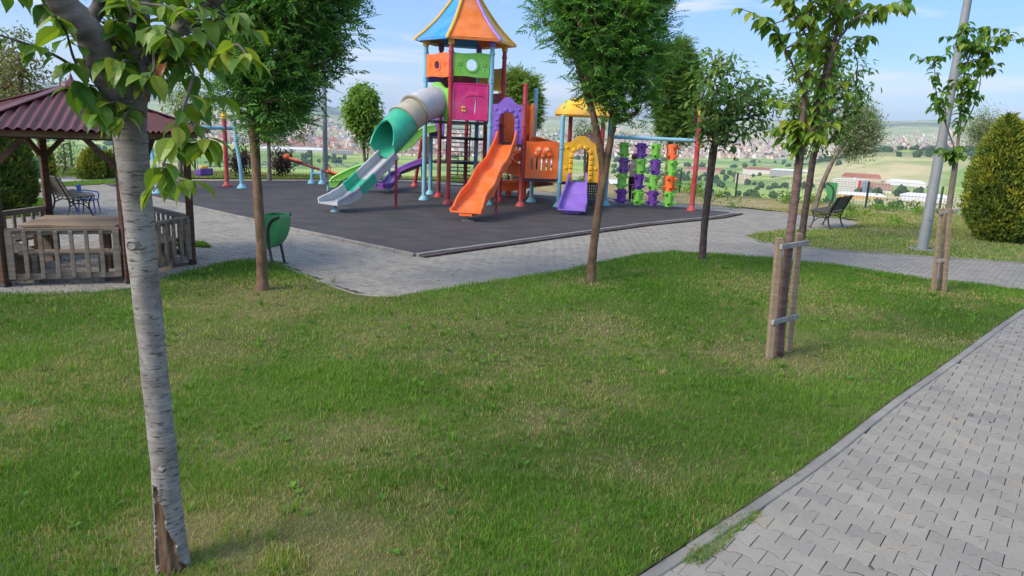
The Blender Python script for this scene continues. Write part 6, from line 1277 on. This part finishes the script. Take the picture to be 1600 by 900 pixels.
tx = np.array([t[0] for t in TOWN]); tr0 = np.array([t[1] for t in TOWN]); rt = np.random.default_rng(99)
cand = []
while len(cand) < 8000:
    px = rt.uniform(-120, 1720); r0 = np.interp(px, tx, tr0); r1 = 5200 if px < 950 else 6400; u = rt.random(); r = r0 * (r1 / r0) ** (u ** 1.05); a = math.atan((px - 800) / 1130); x, y = r * math.sin(a), r * math.cos(a)
    dens = fbm(np.array([x / 330]), np.array([y / 330]), 71)[0]
    fade = 1 - max(0, (r - .62 * r1) / (.38 * r1)) * .8
    if dens < .33 or rt.random() > fade: continue
    cand.append((r, x, y, px, int(rt.choice(6, p=[.28, .16, .2, .12, .1, .14]) if dens > .47 else 5), rt.uniform(.75, 1.15) * (.72 if px > 1000 else .92), rt.choice([0, .5 * PI]) + rt.normal(.35, .3)))
cand.sort(key=lambda c: c[0] / (c[5] * (2 if c[4] != 5 else .8)))
zt = terrain_z(np.array([c[1] for c in cand]), np.array([c[2] for c in cand]))
rest = {}
for i, c in enumerate(cand):
    r, x, y, px, k, s_, rz = c
    if i < 300:
        o = bpy.data.objects.new('town_block', vm[k]); COL.objects.link(o); o.location = (x, y, zt[i]); o.rotation_euler = (0, 0, rz); o.scale = (s_, s_, s_ * rt.uniform(.8, 1.2)); tag(o, variants[k][5], 'building', variants[k][5].replace('block', 'blocks').replace('house', 'houses'))
    else:
        me = vm[k]; V = np.array([v.co for v in me.vertices]) * s_; cr_, sr = math.cos(rz), math.sin(rz); V = np.stack([V[:, 0] * cr_ - V[:, 1] * sr + x, V[:, 0] * sr + V[:, 1] * cr_ + y, V[:, 2] + zt[i]], 1); rest.setdefault(0, []).append((V, me))
mb = MB(); mats = [fW, fP, fB, fG, tile, flat]; mi = {m_.name: i for i, m_ in enumerate(mats)}
for V, me in rest[0]:
    o0 = len(mb.v); mb.v.extend([tuple(p) for p in V])
    for p in me.polygons: mb.f.append(tuple(v + o0 for v in p.vertices)); mb.m.append(mi[me.materials[p.material_index].name])
tag(mb.build('distant_town', mats), kind='stuff')
# works and halls of the nearer valley
def hall(px, py, wpx, hpx, mats, lab, depth=.5, rz=0.0, hip=0.0, cat='building', name='factory_hall', extra=None):
    lo, hi = 300.0, 9000.0; d = ray(px, py); 
    for _ in range(60):
        t = (lo + hi) / 2; p = np.array([0, 0, H]) + d * t
        if p[2] > terrain_z(np.array([p[0]]), np.array([p[1]]))[0]: lo = t
        else: hi = t
    p = np.array([0, 0, H]) + d * lo; sc1 = lo / F; w_, h = wpx * sc1, hpx * sc1; o = empty(name, p, lab, cat, None, rz - math.atan2(p[0], p[1]))
    mb = bmesh_building(w_, w_ * depth, h, hip, mats); mb.m = [0] * 4 + [1] * (len(mb.f) - 4)
    wl = MB(); wl.v = mb.v[:8]; wl.f = mb.f[:4]; wl.m = [0] * 4; wl.build('wall', mats[0], o); rf = MB(); rf.v = mb.v[8:]; rf.f = [tuple(i - 8 for i in f) for f in mb.f[4:]]; rf.m = [0] * len(rf.f); rf.build('roof', mats[1], o)
    if extra: extra(o, w_, w_ * depth, h)
    return o
redp = paint('red_cladding', (.55, .03, .03), .6, .1, .2); bluep = paint('grey_blue_cladding', (.20, .26, .33), .5, .1, .2); brownroof = paint('brown_shed_roof', (.30, .17, .12), .9, .2, .1); orangew = paint('ochre_wall', (.55, .33, .10), .9, .2, .1)
def redpanel(o, w_, d_, h):
    mb = MB(); mb.box((w_ * .26, -d_ / 2 - .4, h * .5), (w_ * .09, .6, h * .94)); mb.build('red_panel', redp, o); mb = MB(); mb.box((w_ * .42, -d_ / 2 - .3, h * .5), (w_ * .16, .5, h * .98)); mb.build('glass_front', bluep, o)
hall(1325, 302, 46, 22, [fW, metalroof], 'white multi-storey works building with red stripe behind the bench', .5, .25, 0, extra=redpanel)
hall(1360, 301, 62, 6, [fW, brownroof], 'long low shed with brown and white roof right of the red striped building', .25, .05, 9)
hall(1345, 283, 56, 6, [fP, tile], 'row of pink unfinished houses on the dry slope', .18, .05, 6, name='housing_row')
hall(1160, 287, 22, 15, [fB, flat], 'square beige block in the valley left of the sapling', .6, .1, 0)
hall(1445, 314, 70, 7, [metalroof, metalroof], 'broad white warehouse roof behind the lamp post', .4, .06, 4); hall(1415, 290, 56, 5, [metalroof, metalroof], 'white hall on the far side of the lamp post', .4, .0, 4)
hall(1345, 310, 70, 5, [orangew, metalroof], 'low ochre walled hall in front of the brown shed', .3, .0, 4); hall(1240, 272, 70, 5, [fG, metalroof], 'long grey hall behind the two cherry trunks', .3, .05, 3)
hall(1190, 272, 55, 7, [fW, tile], 'white hall with red roof beyond the beige block', .5, .1, 5); hall(1095, 312, 40, 7, [fW, metalroof], 'white shed close to the fence left of the spreading cherry', .5, .05, 3)
hall(948, 300, 50, 14, [fW, metalroof], 'large white hall seen between the yellow tower and the drums', .5, .0, 5); hall(1100, 270, 60, 5, [fP, tile], 'low red-roofed hall behind the red end post', .3, 0, 5); hall(1258, 243, 20, 13, [fW, flat], 'pale tall block standing alone at the foot of the wooded spur', .6, 0, 0)
hall(455, 237, 105, 4, [fW, metalroof], 'long white warehouse at the edge of the fields behind the lamp post', .18, .0, 5); hall(445, 230, 85, 5, [fP, tile], 'row of red-roofed sheds behind the long white warehouse', .3, .0, 8); hall(535, 242, 34, 7, [fG, flat], 'grey hall left of the small round tree', .4, 0, 0); hall(578, 240, 40, 9, [fP, flat], 'brownish block behind the small round tree', .4, .1, 0); hall(500, 228, 40, 6, [fB, tile], 'beige hall with red roof behind the lamp post', .4, 0, 8); hall(600, 264, 90, 4, [metalroof, bluep], 'blue-roofed market hall beyond the green slide', .3, 0, 3)
hall(640, 236, 50, 8, [fW, tile], 'white hall with red roof behind the play tower poles', .4, 0, 6); hall(852, 260, 40, 6, [fW, metalroof], 'white hall seen under the orange face panel', .4, 0, 4)
# parked cars
carcol = [paint('car_' + n, c, .3, .05, 1, .5, dirt=.05) for n, c in (('blue', (.04, .08, .25)), ('white', (.6, .6, .6)), ('silver', (.3, .32, .34)), ('dark', (.03, .03, .035)), ('red', (.35, .03, .03)))]; carn = ['blue', 'white', 'silver', 'dark', 'red']; carm = []
for m_ in carcol:
    mb = MB(); mb.box((0, 0, .55), (4.3, 1.75, .6), bev=.12); mb.mi = 0; mb.box((-.2, 0, 1.1), (2.3, 1.5, .55), bev=.18); mb.mi = 1; mb.box((-.2, 0, 1.12), (2.2, 1.53, .34)); 
    for sx in (-1.35, 1.35):
        for sy in (-.8, .8): mb.lathe([(.32, -.1), (.32, .1)], (sx, sy, .32), 10, ax=[np.array([1, 0, 0]), EZ, np.array([0, -1, 0])])
    me = bpy.data.meshes.new('parked_car'); me.from_pydata(mb.v, [], mb.f); me.materials.append(m_); me.materials.append(black); me.polygons.foreach_set('material_index', mb.m); me.update(); carm.append(me)
rc = np.random.default_rng(3)
def cars(px0, px1, py0, py1, n):
    for i in range(n):
        px = px0 + (px1 - px0) * (i + rc.random() * .5) / n; py = rc.choice([py0, (py0 + py1) / 2, py1]); d = ray(px, py); lo, hi = 300., 6000.
        for _ in range(50):
            t = (lo + hi) / 2; p = np.array([0, 0, H]) + d * t
            if p[2] > terrain_z(np.array([p[0]]), np.array([p[1]]))[0]: lo = t
            else: hi = t
        p = np.array([0, 0, H]) + d * lo; k = int(rc.choice(5, p=[.34, .26, .18, .16, .06])); o = bpy.data.objects.new('parked_car', carm[k]); COL.objects.link(o); o.location = p; o.rotation_euler = (0, 0, rc.normal(0.1, .06)); o.scale = (1.65,) * 3; tag(o, carn[k] + ' car parked in the distant lot beyond the lawn', 'car', carn[k] + ' cars parked in the distant lot')
cars(322, 475, 254, 261, 64); cars(520, 600, 257, 262, 20)
# trees of the valley and the slope below the fence (reads as masses)
foli, ntf, bf = _nt('far_foliage'); f1 = noise(ntf, coords(ntf, 'World'), .25, 5, .7); ntf.links.new(ramp(ntf, f1, [(.3, (0.018, 0.045, 0.018)), (.55, (0.045, 0.085, 0.028)), (.75, (0.09, 0.13, 0.04))]), bf.inputs['Base Color']); bf.inputs['Roughness'].default_value = 1; bf.inputs['Specular IOR Level'].default_value = .05
V, F_ = [], []; rv = np.random.default_rng(17); nb = 0
ico = []; 
for i in range(5):
    for j in range(7): ico.append((math.sin(PI * (i + .3) / 4.6) * math.cos(2 * PI * (j + .5 * (i % 2)) / 7), math.sin(PI * (i + .3) / 4.6) * math.sin(2 * PI * (j + .5 * (i % 2)) / 7), math.cos(PI * (i + .3) / 4.6)))
ico = np.array(ico); icf = [(i * 7 + j, i * 7 + (j + 1) % 7, (i + 1) * 7 + (j + 1) % 7, (i + 1) * 7 + j) for i in range(4) for j in range(7)]
def blob(x, y, s_, zs=1.0):
    global nb
    z = terrain_z(np.array([x]), np.array([y]))[0]; V.append(ico * s_ * (1 + rv.normal(0, .2, (35, 1))) * np.array([1, 1, zs]) + np.array([x, y, z + s_ * .7 * zs])); F_.append(np.array(icf) + nb * 35); nb += 1
def pxr(px, r): a = math.atan((px - 800) / 1130); return r * math.sin(a), r * math.cos(a)
for _ in range(1500):
    px = rv.uniform(-50, 1650); r = rv.uniform(900, 1250 if px > 1180 else 1900) if px > 1000 else rv.uniform(1300, 2300); x, y = pxr(px, r)
    th_ = .52 if px > 1000 else .60
    if fbm(np.array([x / 130 + 7]), np.array([y / 130]), 81)[0] < th_: continue
    blob(x, y, rv.uniform(3, 6.5))
for _ in range(2600):
    px = rv.uniform(-100, 1700); r = rv.uniform(2000, 5500); x, y = pxr(px, r)
    if fbm(np.array([x / 300 + 7]), np.array([y / 300]), 83)[0] < .5: continue
    blob(x, y, rv.uniform(4, 9), .8)
for _ in range(900):
    px = rv.uniform(1260, 1640); r = rv.normal(1920, 150); x, y = pxr(px, r); 
    if fbm(np.array([x / 120]), np.array([y / 120]), 85)[0] > .42: blob(x, y, rv.uniform(4, 8), .9)
me = mesh_np('valley_trees', np.concatenate(V), np.concatenate(F_), smooth=False); tag(link('valley_trees', me, foli), kind='stuff')
# scrub on the slope just below the fence
B, Ax, Nn, T, Ls = [], [], [], [], []; rs_ = np.random.default_rng(23)
for _ in range(330):
    px = rs_.uniform(900, 1640) if rs_.random() < .8 else rs_.uniform(-100, 900); a = math.atan((px - 800) / 1130); x = rs_.uniform(29, 62) * math.sin(a); d0 = edge_y(x); r = rs_.uniform(1.0, 30); y = d0 + 1.0 + r; x = y * math.tan(a); z = terrain_z(np.array([x]), np.array([y]))[0]; s_ = rs_.uniform(.14, .34) + r * .012; n = 110
    c = np.array([x, y, z + s_ * .5]); P_ = c + rs_.normal(0, 1, (n, 3)) * np.array([s_ * .6, s_ * .6, s_ * .42]); B.append(P_); Ax.append(rs_.normal(0, 1, (n, 3)) + (0, 0, .4)); Nn.append(rs_.normal(0, 1, (n, 3)) + (0, 0, .8)); T.append(np.clip(rs_.normal(rs_.uniform(.1, .6), .15, n), 0, 1)); Ls.append(rs_.uniform(.05, .11, n) * (1 + r * .03))
B = np.concatenate(B); V, F_, k = leaf_arrays(B, np.concatenate(Ax), np.concatenate(Nn), np.concatenate(Ls), np.concatenate(Ls) * .6); tag(link('slope_scrub', mesh_np('slope_scrub', V, F_, np.repeat(np.concatenate(T), k)), leaf_lime), kind='stuff')
# ------------------------------------------------------------------ air
mb = MB(); mb.box((0, 5000, 150), (32000, 36000, 520)); hz_ = mb.build('haze', None); m = bpy.data.materials.new('haze_air'); m.use_nodes = True; nt = m.node_tree; nt.nodes.remove(nt.nodes['Principled BSDF']); pv = nt.nodes.new('ShaderNodeVolumePrincipled'); pv.inputs['Color'].default_value = (.74, .86, 1.0, 1); pv.inputs['Density'].default_value = 1.0e-4; pv.inputs['Anisotropy'].default_value = .2; nt.links.new(pv.outputs['Volume'], nt.nodes['Material Output'].inputs['Volume']); hz_.data.materials.append(m); tag(hz_, kind='stuff')
